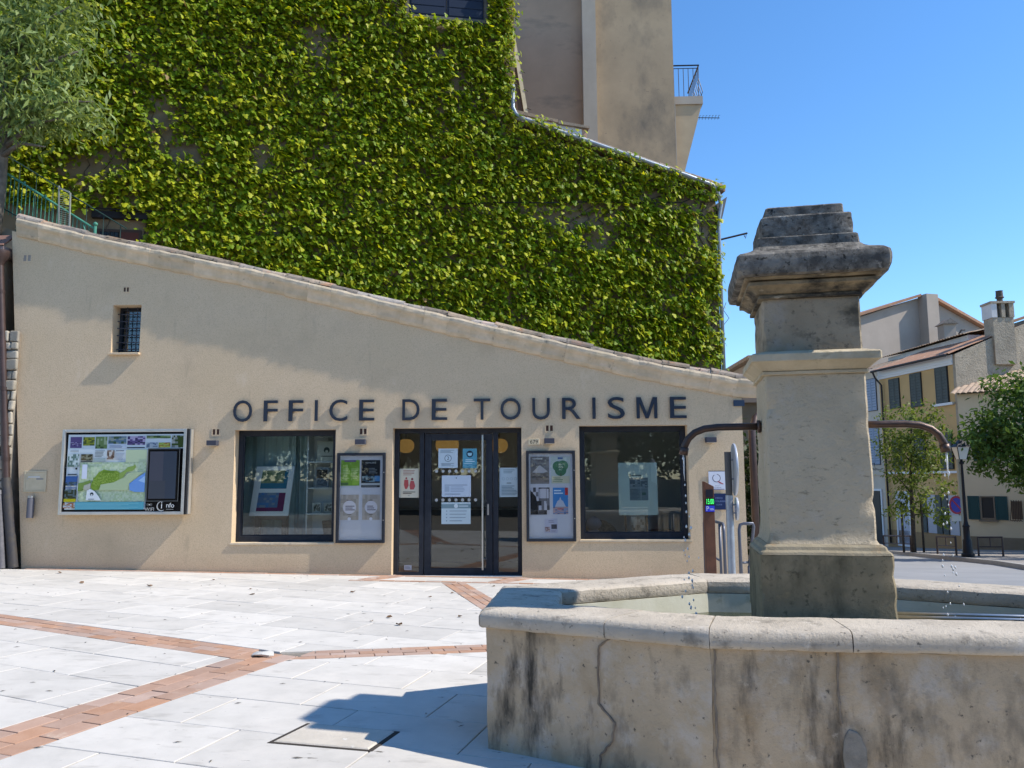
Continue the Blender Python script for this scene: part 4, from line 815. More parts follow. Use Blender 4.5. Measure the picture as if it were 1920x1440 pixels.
# ================================================================== fountain
FX, FY = PC; AL = R(-9.5); PS = .955; PW = .925
def PZ(z): return .064+PS*z
fount = thing('fountain', 'weathered octagonal stone fountain with a square central pillar', 'fountain', (FX, FY, -.05))
def offs(poly, d):  # inward offset with mitres (poly runs clockwise seen from above)
    n = len(poly); out = []
    for i in range(n):
        p0, p1, p2 = Vector(poly[i-1]), Vector(poly[i]), Vector(poly[(i+1) % n])
        e1 = (p1-p0).normalized(); e2 = (p2-p1).normalized(); n1 = Vector((e1.y, -e1.x)); n2 = Vector((e2.y, -e2.x))
        if n1.dot(Vector(FC)-p1) < 0: n1, n2 = -n1, -n2
        b = (n1+n2).normalized(); k = d/max(.3, b.dot(n1)); out.append((p1.x+b.x*k, p1.y+b.y*k))
    return out
NF = len(FOUNT)
def facet(name, m, i, prof, t0=0., t1=1., nu=10, amp=.006, sc=6, gap=.003, smooth='auto', parent=None):
    rings = [(offs(FOUNT, d), z) for d, z in prof]; n = len(prof); vs = []
    for k in range(nu+1):
        t = lerp(t0, t1, k/nu)
        for rg, z in rings:
            a, b = Vector(rg[i]), Vector(rg[(i+1) % NF]); L = (b-a).length; tt = min(1-gap/L, max(gap/L, t))
            if k == 0: tt = max(tt, t0+gap/L)
            if k == nu: tt = min(tt, t1-gap/L)
            p = a.lerp(b, tt); vs.append((p.x, p.y, z))
    mb = MB(); mb.add(vs, [(k*n+q, k*n+(q+1) % n, (k+1)*n+(q+1) % n, (k+1)*n+q) for k in range(nu) for q in range(n)]+[tuple(range(n-1, -1, -1)), tuple(range(nu*n, nu*n+n))])
    if amp: mb.rough(amp, sc, i+1); mb.rough(amp*.5, sc*4, i+3)
    return mb.build(name, m, parent or fount, smooth)
rimp = [(.07, .716), (.02, .718), (.006, .726), (.0, .74), (.0, .785), (.008, .805), (.026, .817), (.06, .822), (.14, .824), (.26, .824), (.40, .823), (.445, .818), (.462, .805), (.465, .78), (.465, .74), (.455, .72), (.40, .716)]
wallp = [(.05, -.2), (.05, .0), (.048, .2), (.046, .4), (.044, .55), (.043, .717), (.44, .717), (.44, .2), (.44, -.2)]
splits = {7: [0, 1], 0: [0, .60, 1], 1: [0, 1], 2: [0, 1], 3: [0, 1], 4: [0, 1], 5: [0, 1], 6: [0, 1]}
splits[7] = [0, .63, 1]; splits[0] = [0, .42, 1]
for i in range(NF):
    for a, b in zip(splits[i], splits[i][1:]): facet('rim_stone', frim, i, rimp, a, b, 26, .0045, 6)
    facet('wall_panel', fstone, i, wallp, 0, 1, 24, .008, 4, gap=-.002)
    facet('basin_lining', lining, i, [(.442, .1), (.442, .715), (.462, .715), (.462, .1)], 0, 1, 2, 0, gap=0, smooth=False)
wp = offs(FOUNT, .46); mb = MB(); mb.add([(x, y, .575) for x, y in wp], [tuple(range(NF))]); mb.build('water', water_m, fount, recalc=False)
mb = MB(); mb.add([(x, y, .12) for x, y in wp], [tuple(range(NF))]); mb.build('basin_floor', cbase, fount, recalc=False)
# old joints and repairs on the outer panels
def ribbon(pts, i, wd, m, name, seed):
    a, b = Vector(offs(FOUNT, .045)[i]), Vector(offs(FOUNT, .045)[(i+1) % NF]); fr = Fr(a.x, a.y, b.x-a.x, b.y-a.y)
    c = Vector(FC)-a
    if fr.n[0]*c.x+fr.n[1]*c.y > 0: fr.n = (-fr.n[0], -fr.n[1])
    P = []
    for (p, q), (r, s) in zip(pts, pts[1:]):
        for k in range(8):
            uu, zz = lerp(p, r, k/8), lerp(q, s, k/8); P.append((uu+.010*noise.noise(Vector((zz*14, seed, uu*9)))+.004*noise.noise(Vector((zz*50, seed, 2))), zz))
    P.append(pts[-1]); vs = []
    for k, (u, z) in enumerate(P):
        u0, z0 = P[max(0, k-1)]; u1, z1 = P[min(len(P)-1, k+1)]; dx, dz = u1-u0, z1-z0; l = math.hypot(dx, dz); nx_, nz_ = -dz/l, dx/l
        ww = wd*(.85+.7*noise.noise(Vector((k*.45, seed, 0))))
        for s, dd in ((-1, -.01), (-.6, .0085), (.6, .0085), (1, -.01)): vs.append(fr.p(u+nx_*ww*s, z+nz_*ww*s, dd))
    mb = MB(); mb.add(vs, [(k*4+q, k*4+q+1, k*4+q+5, k*4+q+4) for k in range(len(P)-1) for q in range(3)]); mb.rough(.004, 25, seed)
    return mb.build(name, m, fount, True)
L0 = math.hypot(.87+.38, 4.31-4.95)
ribbon([(.55, .73), (.63, .67), (.635, .52), (.635, .36), (.59, .31), (.545, .27), (.56, .17), (.60, .12), (.635, .085), (.635, -.08)], 0, .008, joint_m, 'mortar_joint', 1)
ribbon([(1.28, .715), (1.285, .5), (1.275, .36)], 7, .010, joint_m, 'mortar_joint', 2)
ribbon([(1.895, .715), (1.90, .35), (1.895, .1), (1.90, -.1)], 7, .008, joint_m, 'mortar_joint', 3)
a7 = Vector(offs(FOUNT, .045)[7]); b7 = Vector(offs(FOUNT, .045)[0]); f7 = Fr(a7.x, a7.y, b7.x-a7.x, b7.y-a7.y)
if f7.n[1] > 0: f7.n = (-f7.n[0], -f7.n[1])
pp = []
for k in range(22):
    a = math.tau*k/22; rr = 1+.09*noise.noise(Vector((math.cos(a)*2, math.sin(a)*2, 4)))
    pp.append((1.235-.075*math.cos(a)*rr*(1 if math.cos(a) > 0 else .55), .20+.135*math.sin(a)*rr))
mb = MB(); mb.prism(pp, lambda u, z, t: f7.p(u, z, t), -.01, .010); mb.rough(.004, 20, 3); mb.build('cement_repair', patch_m, fount, bevel=.004)

def ring(hw, z, seg=14, rc_=.02):
    out = []; rc_ = min(rc_, hw*.4)
    for s in range(4):
        a0 = math.pi/2*s
        for k in range(seg):
            t = -hw+rc_+(2*hw-2*rc_)*k/(seg-1); x, y = t, -hw
            out.append((x*math.cos(a0)-y*math.sin(a0), x*math.sin(a0)+y*math.cos(a0), z))
    return out
def pillar_part(name, m, prof, amp=.006, sc=7, rc_=.018, seed=1, step=.035, chip=.0):
    prof = [(a*PW, PZ(z)) for a, z in prof]; P = [prof[0]]
    for (a, z0), (b, z1) in zip(prof, prof[1:]):
        n = max(1, int(math.hypot(b-a, z1-z0)/step)); P += [(lerp(a, b, k/n), lerp(z0, z1, k/n)) for k in range(1, n+1)]
    vs = []
    for hw, z in P: vs += ring(hw, z, 14, rc_)
    n = 56; ca, sa = math.cos(AL), math.sin(AL); V = []
    for x, y, z in vs:
        v = Vector((x, y, z)); q = noise.noise_vector(v*sc+Vector((seed*9, 0, 0)))*amp*.55+noise.noise_vector(v*sc*5+Vector((seed*5, 3, 0)))*amp*.3
        if chip:
            cw = min(abs(x), abs(y))/max(abs(x), abs(y), 1e-4); c = max(0, noise.noise(v*9+Vector((seed, 7, 2)))-.05)*chip*(.15+1.6*ss(.8, 1, cw)); q -= Vector((x, y, 0)).normalized()*c
        v = v+q; V.append((FX+v.x*ca-v.y*sa, FY+v.x*sa+v.y*ca, v.z))
    mb = MB(); mb.add(V, [(k*n+q, k*n+(q+1) % n, (k+1)*n+(q+1) % n, (k+1)*n+q) for k in range(len(P)-1) for q in range(n)]+[tuple(range(n-1, -1, -1)), tuple(range((len(P)-1)*n, len(P)*n))])
    o = mb.build(name, m, fount, True); o.data.set_sharp_from_angle(angle=R(20)); return o
pillar_part('plinth', cbase, [(.412, .1), (.412, .62), (.408, .9), (.404, 1.135)], .006, 5, .012, 1, .05, .035)
pillar_part('plinth_moulding', cbase2, [(.404, 1.137), (.398, 1.152), (.380, 1.165), (.372, 1.185), (.352, 1.20)], .004, 7, .012, 2, .02, .02)
pillar_part('shaft', cstone, [(.345, 1.201), (.334, 1.225), (.328, 1.27), (.326, 1.6), (.320, 2.0), (.316, 2.272)], .006, 6, .012, 3, .045, .03)
pillar_part('string_course', cband, [(.316, 2.274), (.335, 2.278), (.335, 2.295), (.325, 2.298), (.345, 2.312), (.372, 2.335), (.392, 2.352), (.405, 2.356), (.405, 2.40), (.395, 2.408), (.33, 2.428)], .004, 8, .010, 4, .014, .022)
pillar_part('upper_block', cblock, [(.312, 2.43), (.310, 2.6), (.310, 2.775)], .006, 6, .012, 5, .04, .03)
pillar_part('cornice', ccorn, [(.312, 2.777), (.338, 2.779), (.338, 2.797), (.328, 2.799), (.328, 2.806), (.350, 2.815), (.372, 2.838), (.392, 2.850), (.408, 2.853), (.408, 2.876), (.385, 2.878), (.385, 2.888), (.425, 2.891), (.432, 2.905)], .0035, 9, .010, 6, .010, .022)
pillar_part('cap_slab', ccap, [(.455, 2.906), (.476, 2.912), (.486, 2.945), (.488, 3.005), (.480, 3.038), (.458, 3.058), (.39, 3.085), (.345, 3.125)], .006, 8, .018, 7, .02, .035)
pillar_part('cap_step', ccap, [(.330, 3.126), (.328, 3.188), (.322, 3.195)], .004, 8, .010, 8, .02, .025)
pillar_part('cap_step', ccap, [(.302, 3.197), (.298, 3.335), (.292, 3.345)], .005, 8, .010, 9, .02, .025)
pillar_part('cap_step', ccap, [(.262, 3.347), (.258, 3.41), (.245, 3.42), (.1, 3.445), (.03, 3.45)], .004, 8, .010, 10, .02, .025)
def pil(x, y, z):
    ca, sa = math.cos(AL), math.sin(AL); x, y, z = x*PS, y*PS, PZ(z); return (FX+x*ca-y*sa, FY+x*sa+y*ca, z)
# spouts
def spout(side):
    s = side
    P = [pil(s*.30, 0, 1.962), pil(s*.45, 0, 1.963), pil(s*.60, 0, 1.963), pil(s*.69, 0, 1.953), pil(s*.755, 0, 1.928), pil(s*.80, 0, 1.888), pil(s*.825, 0, 1.84), pil(s*.835, 0, 1.80)]
    o = MB().tube(P, .0235, 12).build('spout', bronze, fount, True)
    MB().tube([pil(s*.829, 0, 1.825), pil(s*.838, 0, 1.775)], .030, 12).build('nozzle', bronze, o, True)
    MB().tube([pil(s*.318, 0, 1.962), pil(s*.338, 0, 1.962)], .042, 12).build('collar', bronze, o, True)
    return pil(s*.838, 0, 1.775)
ends = [spout(-1), spout(1)]
# bucket bars across the basin
for k, dy in enumerate((-.10, .04)):
    a = pil(.40, dy, .735); b = pil(2.0, dy, .735)
    MB().tube([a, b], .011, 8).build('bucket_bar', steel, fount, True)
# falling water: a short thread and then loose drops from each spout
drop_m = bpy.data.materials.new('water_drop'); drop_m.use_nodes = True
bb = drop_m.node_tree.nodes['Principled BSDF']; bb.inputs['Base Color'].default_value = (.85, .88, .9, 1); bb.inputs['Roughness'].default_value = .05; bb.inputs['Transmission Weight'].default_value = .15
for (ex, ey, ez), lb in zip(ends, ('left', 'right')):
    mb = MB(); mb.tube([(ex, ey, ez+.02), (ex+.002, ey, ez-.05), (ex+.001, ey, ez-.12), (ex+.004, ey, ez-.17)], [.006, .005, .0035, .001], 6)
    for k in range(38):
        f = random.random()**.8; z = ez-.02-f*1.1; r = random.uniform(.0035, .0075)*(1.25 if f < .2 else 1); sp = .006+.03*f
        cx_, cy_ = ex+(-.10 if lb == 'right' else .06)*f*.5+random.gauss(0, sp), ey+random.gauss(0, sp)
        mb.lathe([(.01*r, -1.5*r), (.7*r, -.8*r), (r, 0), (.6*r, 1.0*r), (.01*r, 1.9*r)], (cx_, cy_, z), 6)
    o = stuff(tag(mb.build('water_drops', drop_m, None, True), 'sparkling drops of water falling from the %s bronze spout' % ('curved' if lb == 'left' else 'opposite'), 'water'))
    o['label'] = 'drops of water falling from the spout %s' % ('on the office side' if lb == 'left' else 'on the street side')

# ================================================================== street furniture by the office corner
t = thing('parking_terminal', 'rust brown steel pillar with a green 15:00 parking display', 'parking terminal', (2.26, 11, gz(2.26, 11)))
TF = Fr(2.26, 10.93, 1, 0)
z0 = gz(2.26, 11)
MB().prism([(-.065, z0), (.065, z0), (.065, 1.50), (-.065, 1.57)], lambda u, z, d: TF.p(u, z, d), -.13, 0).build('pillar', rust, t, bevel=.004)
MB().obox(TF, -.05, .062, 1.16, 1.345, .001, .012).build('screen', black, t)
mb = MB(); put_text(mb, '15:00', TF, -.040, .056, 1.265, 1.335, .0128); mb.build('time_display', emit_mat('green_led', (.05, .8, .15), 1.0), t, recalc=False)
MB().obox(TF, -.058, .062, 1.165, 1.245, .0122, .016).build('blue_plate', M('blue_plate', (.03, .05, .6), .5), t)
mb = MB(); put_text(mb, 'P', TF, -.045, -.012, 1.178, 1.235, .0168); put_text(mb, 'MIN', TF, .0, .052, 1.182, 1.212, .0168); mb.build('lettering', white_p, t, recalc=False)
MB().obox(TF, -.045, .05, 1.36, 1.46, .001, .006).build('solar_window', M('solar', (.02, .02, .03), .3), t)
t = thing('road_sign', 'grey sign post with round signs turned edge-on beside the parking pillar', 'road sign', (2.31, 10, gz(2.31, 10)))
galv = M('galvanised_steel', (.36, .39, .43), .5, .6, c2=(.28, .3, .33), scale=9)
z0 = gz(2.31, 10)
MB().tube([(2.31, 10, z0), (2.31, 10, 1.40)], .045, 14).build('post', galv, t, 'auto'); MB().tube([(2.31, 10, 1.40), (2.31, 10, 1.93)], .041, 14).build('sleeve', M('grey_sleeve', (.10, .095, .09), .7), t, 'auto')
def sgn(cz, r, name, off=.075):
    fr = Fr(2.31+off, 10.0, .112, .993)          # plane turned almost along the line of sight
    o = MB().disc(fr, 0, cz, r, -.012, .012, 28).build(name, M(name+'_back', (.50, .52, .55), .4, .4), t, 'auto', bevel=.004)
    MB().disc(fr, 0, cz, r*.97, .0122, .0145, 28).build('face', white_p, o); MB().disc(fr, 0, cz, r*.78, .0147, .0165, 28).build('symbol', M(name+'_red', (.5, .03, .03), .5), o)
    for dz in (-.12*r/.33, .12*r/.33): MB().tube([(2.31, 10, cz+dz), (2.31+off, 10, cz+dz)], .012, 6).build('clamp', galv, o)
sgn(1.715, .32, 'round_sign'); sgn(1.235, .14, 'small_sign', .085)
gr_ = 'grey tube handrails at the ramp beside the office corner'
def handrail(pts, label, posts):
    t = thing('handrail', label, 'handrail', (pts[0][0], pts[0][1], gz(pts[0][0], pts[0][1])), gr_)
    MB().tube(pts, .022, 10).build('rail', M('rail_grey', (.13, .14, .17), .45, .5) if 'rail_grey' not in bpy.data.materials else bpy.data.materials['rail_grey'], t, True)
    for x, y, zt in posts: MB().tube([(x, y, gz(x, y)), (x, y, zt)], .02, 8).build('post', bpy.data.materials['rail_grey'], t, True)
    x, y, zt = posts[0]; x2, y2, z2 = posts[-1]
    MB().tube([(x, y, .45), (x2, y2, .45)], .016, 8).build('mid_rail', bpy.data.materials['rail_grey'], t, True)
handrail([(2.52, 11.3, .0), (2.52, 11.3, .88), (2.525, 11.34, .95), (2.55, 11.5, .975), (2.60, 13.0, .975), (2.60, 13.05, .9), (2.60, 13.06, 0)], 'inner grey tube handrail just behind the sign post', [(2.53, 11.6, .97), (2.59, 12.8, .97)])
handrail([(2.74, 11.3, .0), (2.73, 11.3, .9), (2.75, 11.32, .97), (2.80, 11.32, .985), (2.92, 11.30, .985), (2.935, 11.32, .95), (2.88, 11.4, .4), (2.86, 11.42, 0)], 'outer grey tube handrail with a looped end nearest the corner pipe', [(2.74, 11.35, .9), (2.87, 11.4, .4)])

# ================================================================== ivy house
PHI = R(11)                                   # its wall is turned a little more to the sun than the office
IF = Fr(-9.5, 17.0, math.cos(PHI), math.sin(PHI))
def ib(u, z, t): return IF.p(u, z, -t)        # t metres behind the wall face
ivy_house = thing('ivy_house', 'tall old stone house whose wall is covered with creeper', 'building', IF.p(4, 0, -2))
UR, UT = 14.25, 9.12                           # right edge below, right edge of the upper part
MB().prism([(-6, 0), (UR, 0), (UR, 8.72), (UT, 10.22), (UT, 16), (-6, 16)], ib, 0, 4.5).build('wall', wall_old, ivy_house)
wn = MB().frame(IF, 6.42, 8.45, 12.82, 14.9, -.02, .04, .09).build('window', M('window_stone', (.12, .11, .1), .9), ivy_house)
for a, b in ((6.52, 7.42), (7.44, 8.34)):
    s = MB().obox(IF, a, b, 12.9, 14.8, .012, .03).build('shutter', M('night_blue', (.02, .028, .05), .8, spec=.1), wn)
    for k in range(8): MB().obox(IF, a+.04, b-.04, 12.95+.225*k, 13.15+.225*k, .0305, .042).build('slat', M('night_blue_slat', (.025, .035, .06), .8, spec=.1) if 'night_blue_slat' not in bpy.data.materials else bpy.data.materials['night_blue_slat'], s, bevel=.004)
wn = MB().frame(IF, -.32, .62, 6.3, 7.2, -.02, .03, .06).build('window', M('dark_timber', (.06, .04, .035), .8), ivy_house)
MB().obox(IF, -.26, .14, 6.36, 7.14, .002, .012).build('pane', M('dark_pane', (.02, .025, .03), .2), wn); MB().obox(IF, .16, .56, 6.36, 7.14, .002, .03).build('shutter', M('red_brown_shutter', (.10, .035, .03), .8), wn)
for k in range(5): MB().tube([IF.p(-.22+.085*k, 6.36, .05), IF.p(-.22+.085*k, 7.14, .05)], .008, 6).build('bar', black, wn)
for k in range(2): MB().tube([IF.p(-.26, 6.6+.3*k, .06), IF.p(.14, 6.6+.3*k, .06)], .007, 6).build('bar', black, wn)
MB().obox(IF, -.42, .75, 7.43, 7.58, .0, .12).build('beam', M('tarred_beam', (.015, .015, .02), .8), ivy_house)
# sloping roof edge: slab, tiles, zinc pipe
def rsl(u): return lerp(10.38, 8.81, (u-9.0)/5.47)
an = math.atan2(1.57, 5.47)
ro = MB().prism([(9.0, 10.38), (14.47, 8.81), (14.47, 8.89), (9.0, 10.46)], ib, -.12, 4.3).build('roof', tile_old, ivy_house)
tm = tile_mesh(.50, .11, .022); tm.rough(.012, 9, 3); ts = tm.build('roof_tile', tile_old, ro)
for k in range(13):
    u = 9.2+k*.42
    for dy in (-.05, .22): inst(ts, 'roof_tile', ro, IF.p(u, rsl(u)+.07+random.uniform(-.01, .012), -dy), (0, an-.04+random.uniform(-.02, .02), PHI+random.uniform(-.05, .05)))
bpy.data.objects.remove(ts)
t = thing('zinc_downpipe', 'pale zinc rainwater pipe running down the sloping edge of the ivy house', 'downpipe', IF.p(14.3, 4, .1))
PP = [(9.04, 11.18, .2), (9.04, 10.60, .2), (9.10, 10.42, .26), (9.24, 10.30, .30), (11.34, 9.68, .32), (13.37, 9.09, .32), (14.07, 8.89, .28), (14.25, 8.72, .18), (14.35, 8.45, .1), (14.31, 8.16, .05), (14.29, 7.86, .04), (14.29, 3.6, .04)]
MB().tube([IF.p(*q) for q in PP], .048, 10).build('pipe', zinc, t, True)
for u in (10.0, 11.9, 13.0): z = 10.30-(u-9.24)*.295; MB().tube([IF.p(u-.02, z+.006, .315), IF.p(u+.02, z-.006, .315)], .058, 10).build('joint', zinc, t, True)
MB().prism([(14.27, 8.5), (14.55, 8.7), (14.42, 8.2), (14.32, 7.9)], ib, -.03, .3).build('eave_board', M('eave_board', (.12, .12, .13), .8), ivy_house)
t = thing('parapet_stub', 'short whitewashed parapet with tile capping on the sloping roof', 'parapet', IF.p(10, 10, -.6))
MB().prism([(9.12, 10.15), (10.88, 9.95), (10.88, 10.40), (9.12, 10.68)], ib, .3, .6).build('wall', white_w, t)
MB().prism([(10.882, 9.85), (11.01, 9.85), (11.01, 10.40), (10.882, 10.40)], ib, .3, .6).build('brick_end', brick_m, t)
MB().prism([(9.10, 10.68), (10.25, 10.50), (10.25, 10.58), (9.10, 10.77)], ib, .22, .66).build('capping', tile_old, t); MB().prism([(10.26, 10.47), (11.06, 10.40), (11.06, 10.46), (10.26, 10.55)], ib, .22, .66).build('capping', tile_old, t)
t = thing('barge_board', 'pale slanting barge board at the verge above the parapet stub', 'board', IF.p(9.5, 10.8, -.9))
MB().prism([(8.98, 14.3), (9.07, 14.3), (9.62, 10.82), (9.52, 10.80)], ib, .8, .9).build('board', cream_paint, t)
for k in range(7): a = k/7+.06; MB().tube([ib(lerp(9.07, 9.62, a)-.01, lerp(14.3, 10.82, a), .79), ib(lerp(9.07, 9.62, a)+.10, lerp(14.3, 10.82, a)-.05, .79)], .008, 5).build('clip', black, t)
MB().prism([(8.95, 14.3), (8.978, 14.3), (9.518, 10.80), (9.30, 10.80)], ib, .84, 2).build('soffit', M('soffit_brown', (.12, .075, .055), .9), t)
def cable(name, pts, label, r=.014):
    P = []
    for a, b in zip(pts, pts[1:]):
        for k in range(8): P.append(tuple(lerp(a[i], b[i], k/8)-(.02*math.sin(math.pi*k/8) if i == 2 else 0) for i in range(3)))
    return tag(MB().tube(P+[pts[-1]], r, 6).build(name, black, None, True), label, 'cable')
cable('cable', [IF.p(6.3, 8.05, .15), IF.p(8.8, 8.22, .15), IF.p(11.17, 8.36, .15), IF.p(13.31, 8.45, .14), IF.p(13.94, 8.80, .1)], 'black cable strung across the creeper on the ivy house')
cable('cable', [IF.p(-.75, 7.66, .14), IF.p(.85, 7.62, .14)], 'black cable above the low red shuttered window', .02)
t = thing('wall_bracket', 'thin dark iron arm sticking out from the corner of the ivy house', 'bracket', IF.p(14.4, 7.6, -.3))
MB().tube([IF.p(14.2, 7.60, -.3), IF.p(15.21, 7.88, -.3)], .025, 8).build('arm', black, t); MB().tube([IF.p(15.19, 7.87, -.3), IF.p(15.16, 7.74, -.3)], .009, 6).build('hook', black, t); MB().tube([IF.p(15.12, 7.85, -.3), IF.p(15.14, 7.77, -.3)], .009, 6).build('hook', black, t)

# ---- the creeper: a closed mat of leaves with shoots standing out from it
def fbm(x, z, s, o):
    return noise.noise(Vector((x*s+o, z*s, o)))+.5*noise.noise(Vector((x*s*2.1+o, z*s*2.1, o+4)))
HOLES = [(4.39, 12.04, .30, .5), (.98, 9.84, .35, .7), (1.49, 9.07, .48, .24), (10.65, 7.98, 1.1, .26), (11.11, 7.5, .42, .3), (7.74, 11.33, .18, .4), (3.14, 9.16, .26, .3), (-.05, 8.75, .47, .35), (13.61, 8.46, .75, .24), (13.86, 7.9, .3, .6), (.18, 6.91, .7, 1.05), (7.25, 11.93, .16, .28), (12.64, 8.62, .4, .14), (.28, 11.23, .28, .26), (14.1, 5.42, .14, .5), (13.67, 4.37, .45, .2), (-.73, 8.54, .46, .4)]
def rtop(u): return 15.6 if u < UT else rsl(u)-.02
def ivy_ok(x, z):
    top = rtop(x)+(max(0, .24*noise.noise(Vector((x*2.3, 5.5, 1)))) if x > UT else 0)
    if z > top or x > UR: return 0
    if 6.42 < x < 8.45 and z > 12.84: return 0
    if abs(z-lerp(8.0, 8.40, (x-6.3)/7)) < .05 and 6.5 < x < 13.4: return .12
    if x < .7 and z < 7.66+.25*noise.noise(Vector((x*3, 0, 1))): return 0
    d = 1
    for hx, hz, rx, rz in HOLES:
        q = math.hypot((x-hx)/rx, (z-hz)/rz)+.35*noise.noise(Vector((x*4, z*4, 2)))
        if q < .75: d = min(d, .16)
        elif q < 1.2: d = min(d, .5)
    return d
LV = []; LC = []
half_l = np.array([(0, 0), (.30, .16), (.50, -.12), (.27, -.36), (.30, -.62), (0, -1.0)])
cp, sp_ = math.cos(PHI), math.sin(PHI)
def put_leaf(x, dep, z, s, az, el, base):
    az -= PHI*0
    nrm = Vector((math.sin(az)*math.cos(el), -math.cos(az)*math.cos(el), math.sin(el)))
    nrm = Vector((nrm.x*cp-nrm.y*sp_, nrm.x*sp_+nrm.y*cp, nrm.z))
    dn = Vector((random.gauss(0, .35), -.25, -1)); dn = (dn-nrm*dn.dot(nrm)).normalized(); sd = nrm.cross(dn)
    if x > UT and z > rsl(x)-.14: dep += .17
    o = Vector(IF.p(x, z, dep)); fold = .18*s
    for sg_ in (1, -1):
        for a, b in half_l:
            p = o+sd*(a*s*sg_*1.15)-dn*(b*s)-nrm*(abs(a)*fold*1.2+.12*s*b*b)
            LV.append((p.x, p.y, p.z))
    LC.append(base); LC.append(base*.97)
def relief(x, z): return .11+.085*max(-.8, fbm(x, z, 1.2, 3.0))+.03*noise.noise(Vector((x*4.5, z*4.5, 1)))
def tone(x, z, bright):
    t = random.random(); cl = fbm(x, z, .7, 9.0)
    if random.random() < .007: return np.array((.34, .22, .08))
    if t < bright+.16*cl: return np.array((.46, .49, .024))*random.uniform(.7, 1.15)  # yellow tone paints sunlit highlights into a share of the leaves
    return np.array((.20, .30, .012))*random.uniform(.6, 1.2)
def spot():
    while True:
        x = random.uniform(-5.2, UR+.05); z = random.uniform(3.0, 15.2)
        if z < 5.2-.16*x: continue
        if random.random() < ivy_ok(x, z): return x, z
for k in range(62000):      # the closed lower layer
    x, z = spot()
    edge = (x > UR-.35 and z < 8.6) or (x > UT-.35 and z > 10.4)  # right-hand edges get more leaves in the painted sunlit tone
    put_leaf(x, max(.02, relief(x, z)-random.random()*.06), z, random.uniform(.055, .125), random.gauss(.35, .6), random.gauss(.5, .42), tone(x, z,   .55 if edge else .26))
for k in range(6000):       # shoots that stand out from it, their blades turned to the light
    x, z = spot(); out_ = relief(x, z)+random.uniform(.03, .15); sz = random.uniform(.08, .14)
    for q in range(random.randint(4, 8)):
        put_leaf(x+random.gauss(0, .10), max(.04, out_+random.gauss(0, .035)), z+random.gauss(0, .08)-.03*q*.5, sz*random.uniform(.7, 1.15), random.gauss(.6, .5), random.gauss(.6, .35), tone(x, z, .44))  # shoots carry more of the painted sunlit tone than the mat
ivy = np_mesh('creeper', np.array(LV), 6, LEAF, np.array(LC))
stuff(tag(ivy, 'thick bright green creeper spread over the wall of the old house', 'ivy'))
mb = MB()
for k in range(34):
    hx, hz, rx, rz = random.choice(HOLES); x = hx+random.uniform(-1, 1)*rx*1.3; z = hz-rz*1.3; P = []
    for q in range(7): P.append(IF.p(x, z, .02)); x += random.gauss(0, .12); z += rz*.4
    mb.tube(P, random.uniform(.006, .014), 5)
stuff(tag(mb.build('creeper_stems', bark_dark, None, True), 'thin woody creeper stems on the bare patches of wall', 'ivy stems'))

# ================================================================== tall house behind
YT = 24.0
th = thing('tall_house', 'tall brown rendered house rising behind the ivy roof', 'building', (1.8, YT, 0))
MB().box(-3.0, 1.44, YT+.02, YT+9, 0, 21).build('rosy_wall', tall_m2, th)
MB().box(1.44, 1.86, YT-.33, YT+9, 0, 21).build('pilaster', pil_m, th)
MB().box(1.862, 4.30, YT, YT+9, 0, 21).build('wall', tall_m, th)
MB().box(4.302, 4.325, YT+.0, YT+.25, 0, 13.3).build('quoin_strip', pil_m, th)
BF = Fr(0, YT+1.2, 1, 0)
bal = MB().prism([(4.30, 13.40), (5.22, 13.40), (4.62, 11.2), (4.30, 10.2)], lambda x, z, t: (x, t, z), YT+.35, YT+2.2).build('balcony_corbel', M('corbel_render', (.50, .385, .25), .9, c2=(.42, .32, .21), scale=1.5), th)
MB().box(4.30, 5.25, YT+.30, YT+2.25, 13.402, 13.66).build('balcony_slab', pil_m, bal)
rail = MB()
rl = MB().tube([(4.32, YT+.35, 14.72), (5.16, YT+.35, 14.72), (5.16, YT+2.2, 14.72)], .025, 8).build('balcony_railing', black, th)
MB().tube([(4.32, YT+.35, 14.62), (5.14, YT+.35, 14.62)], .012, 6).build('rail', black, rl)
for k in range(6): x = 4.36+.155*k; MB().tube([(x, YT+.35, 13.66), (x, YT+.35, 14.62)], .011, 6).build('baluster', black, rl)
for k in range(9):
    y = YT+.40+.2*k; MB().tube([(5.16, y, 14.70), (5.15, y, 14.3), (5.22, y, 14.05), (5.27, y, 13.85), (5.22, y, 13.70), (5.14, y, 13.66)], .012, 6).build('baluster', black, rl)
t = thing('antenna', 'small yagi antenna below the balcony of the tall house', 'antenna', (5.2, 24.5, 13))
MB().tube([(4.6, 24.5, 13.05), (5.80, 24.5, 13.01)], .012, 6).build('boom', black, t)
for k in range(7): x = 5.18+.1*k; MB().tube([(x, 24.35, 13.03), (x, 24.5, 13.03+.07), (x, 24.65, 13.03)], .007, 5).build('element', black, t)
t = thing('far_house', 'strip of grey house with a corrugated eave seen beside the fountain pillar', 'building', (9.6, 30, -1.2))
MB().box(8.0, 9.6, 30, 36, -1.3, 6.0).build('wall', grey_h, t); MB().box(7.75, 9.8, 29.7, 36.3, 6.02, 6.16).build('roof', tile_old, t)

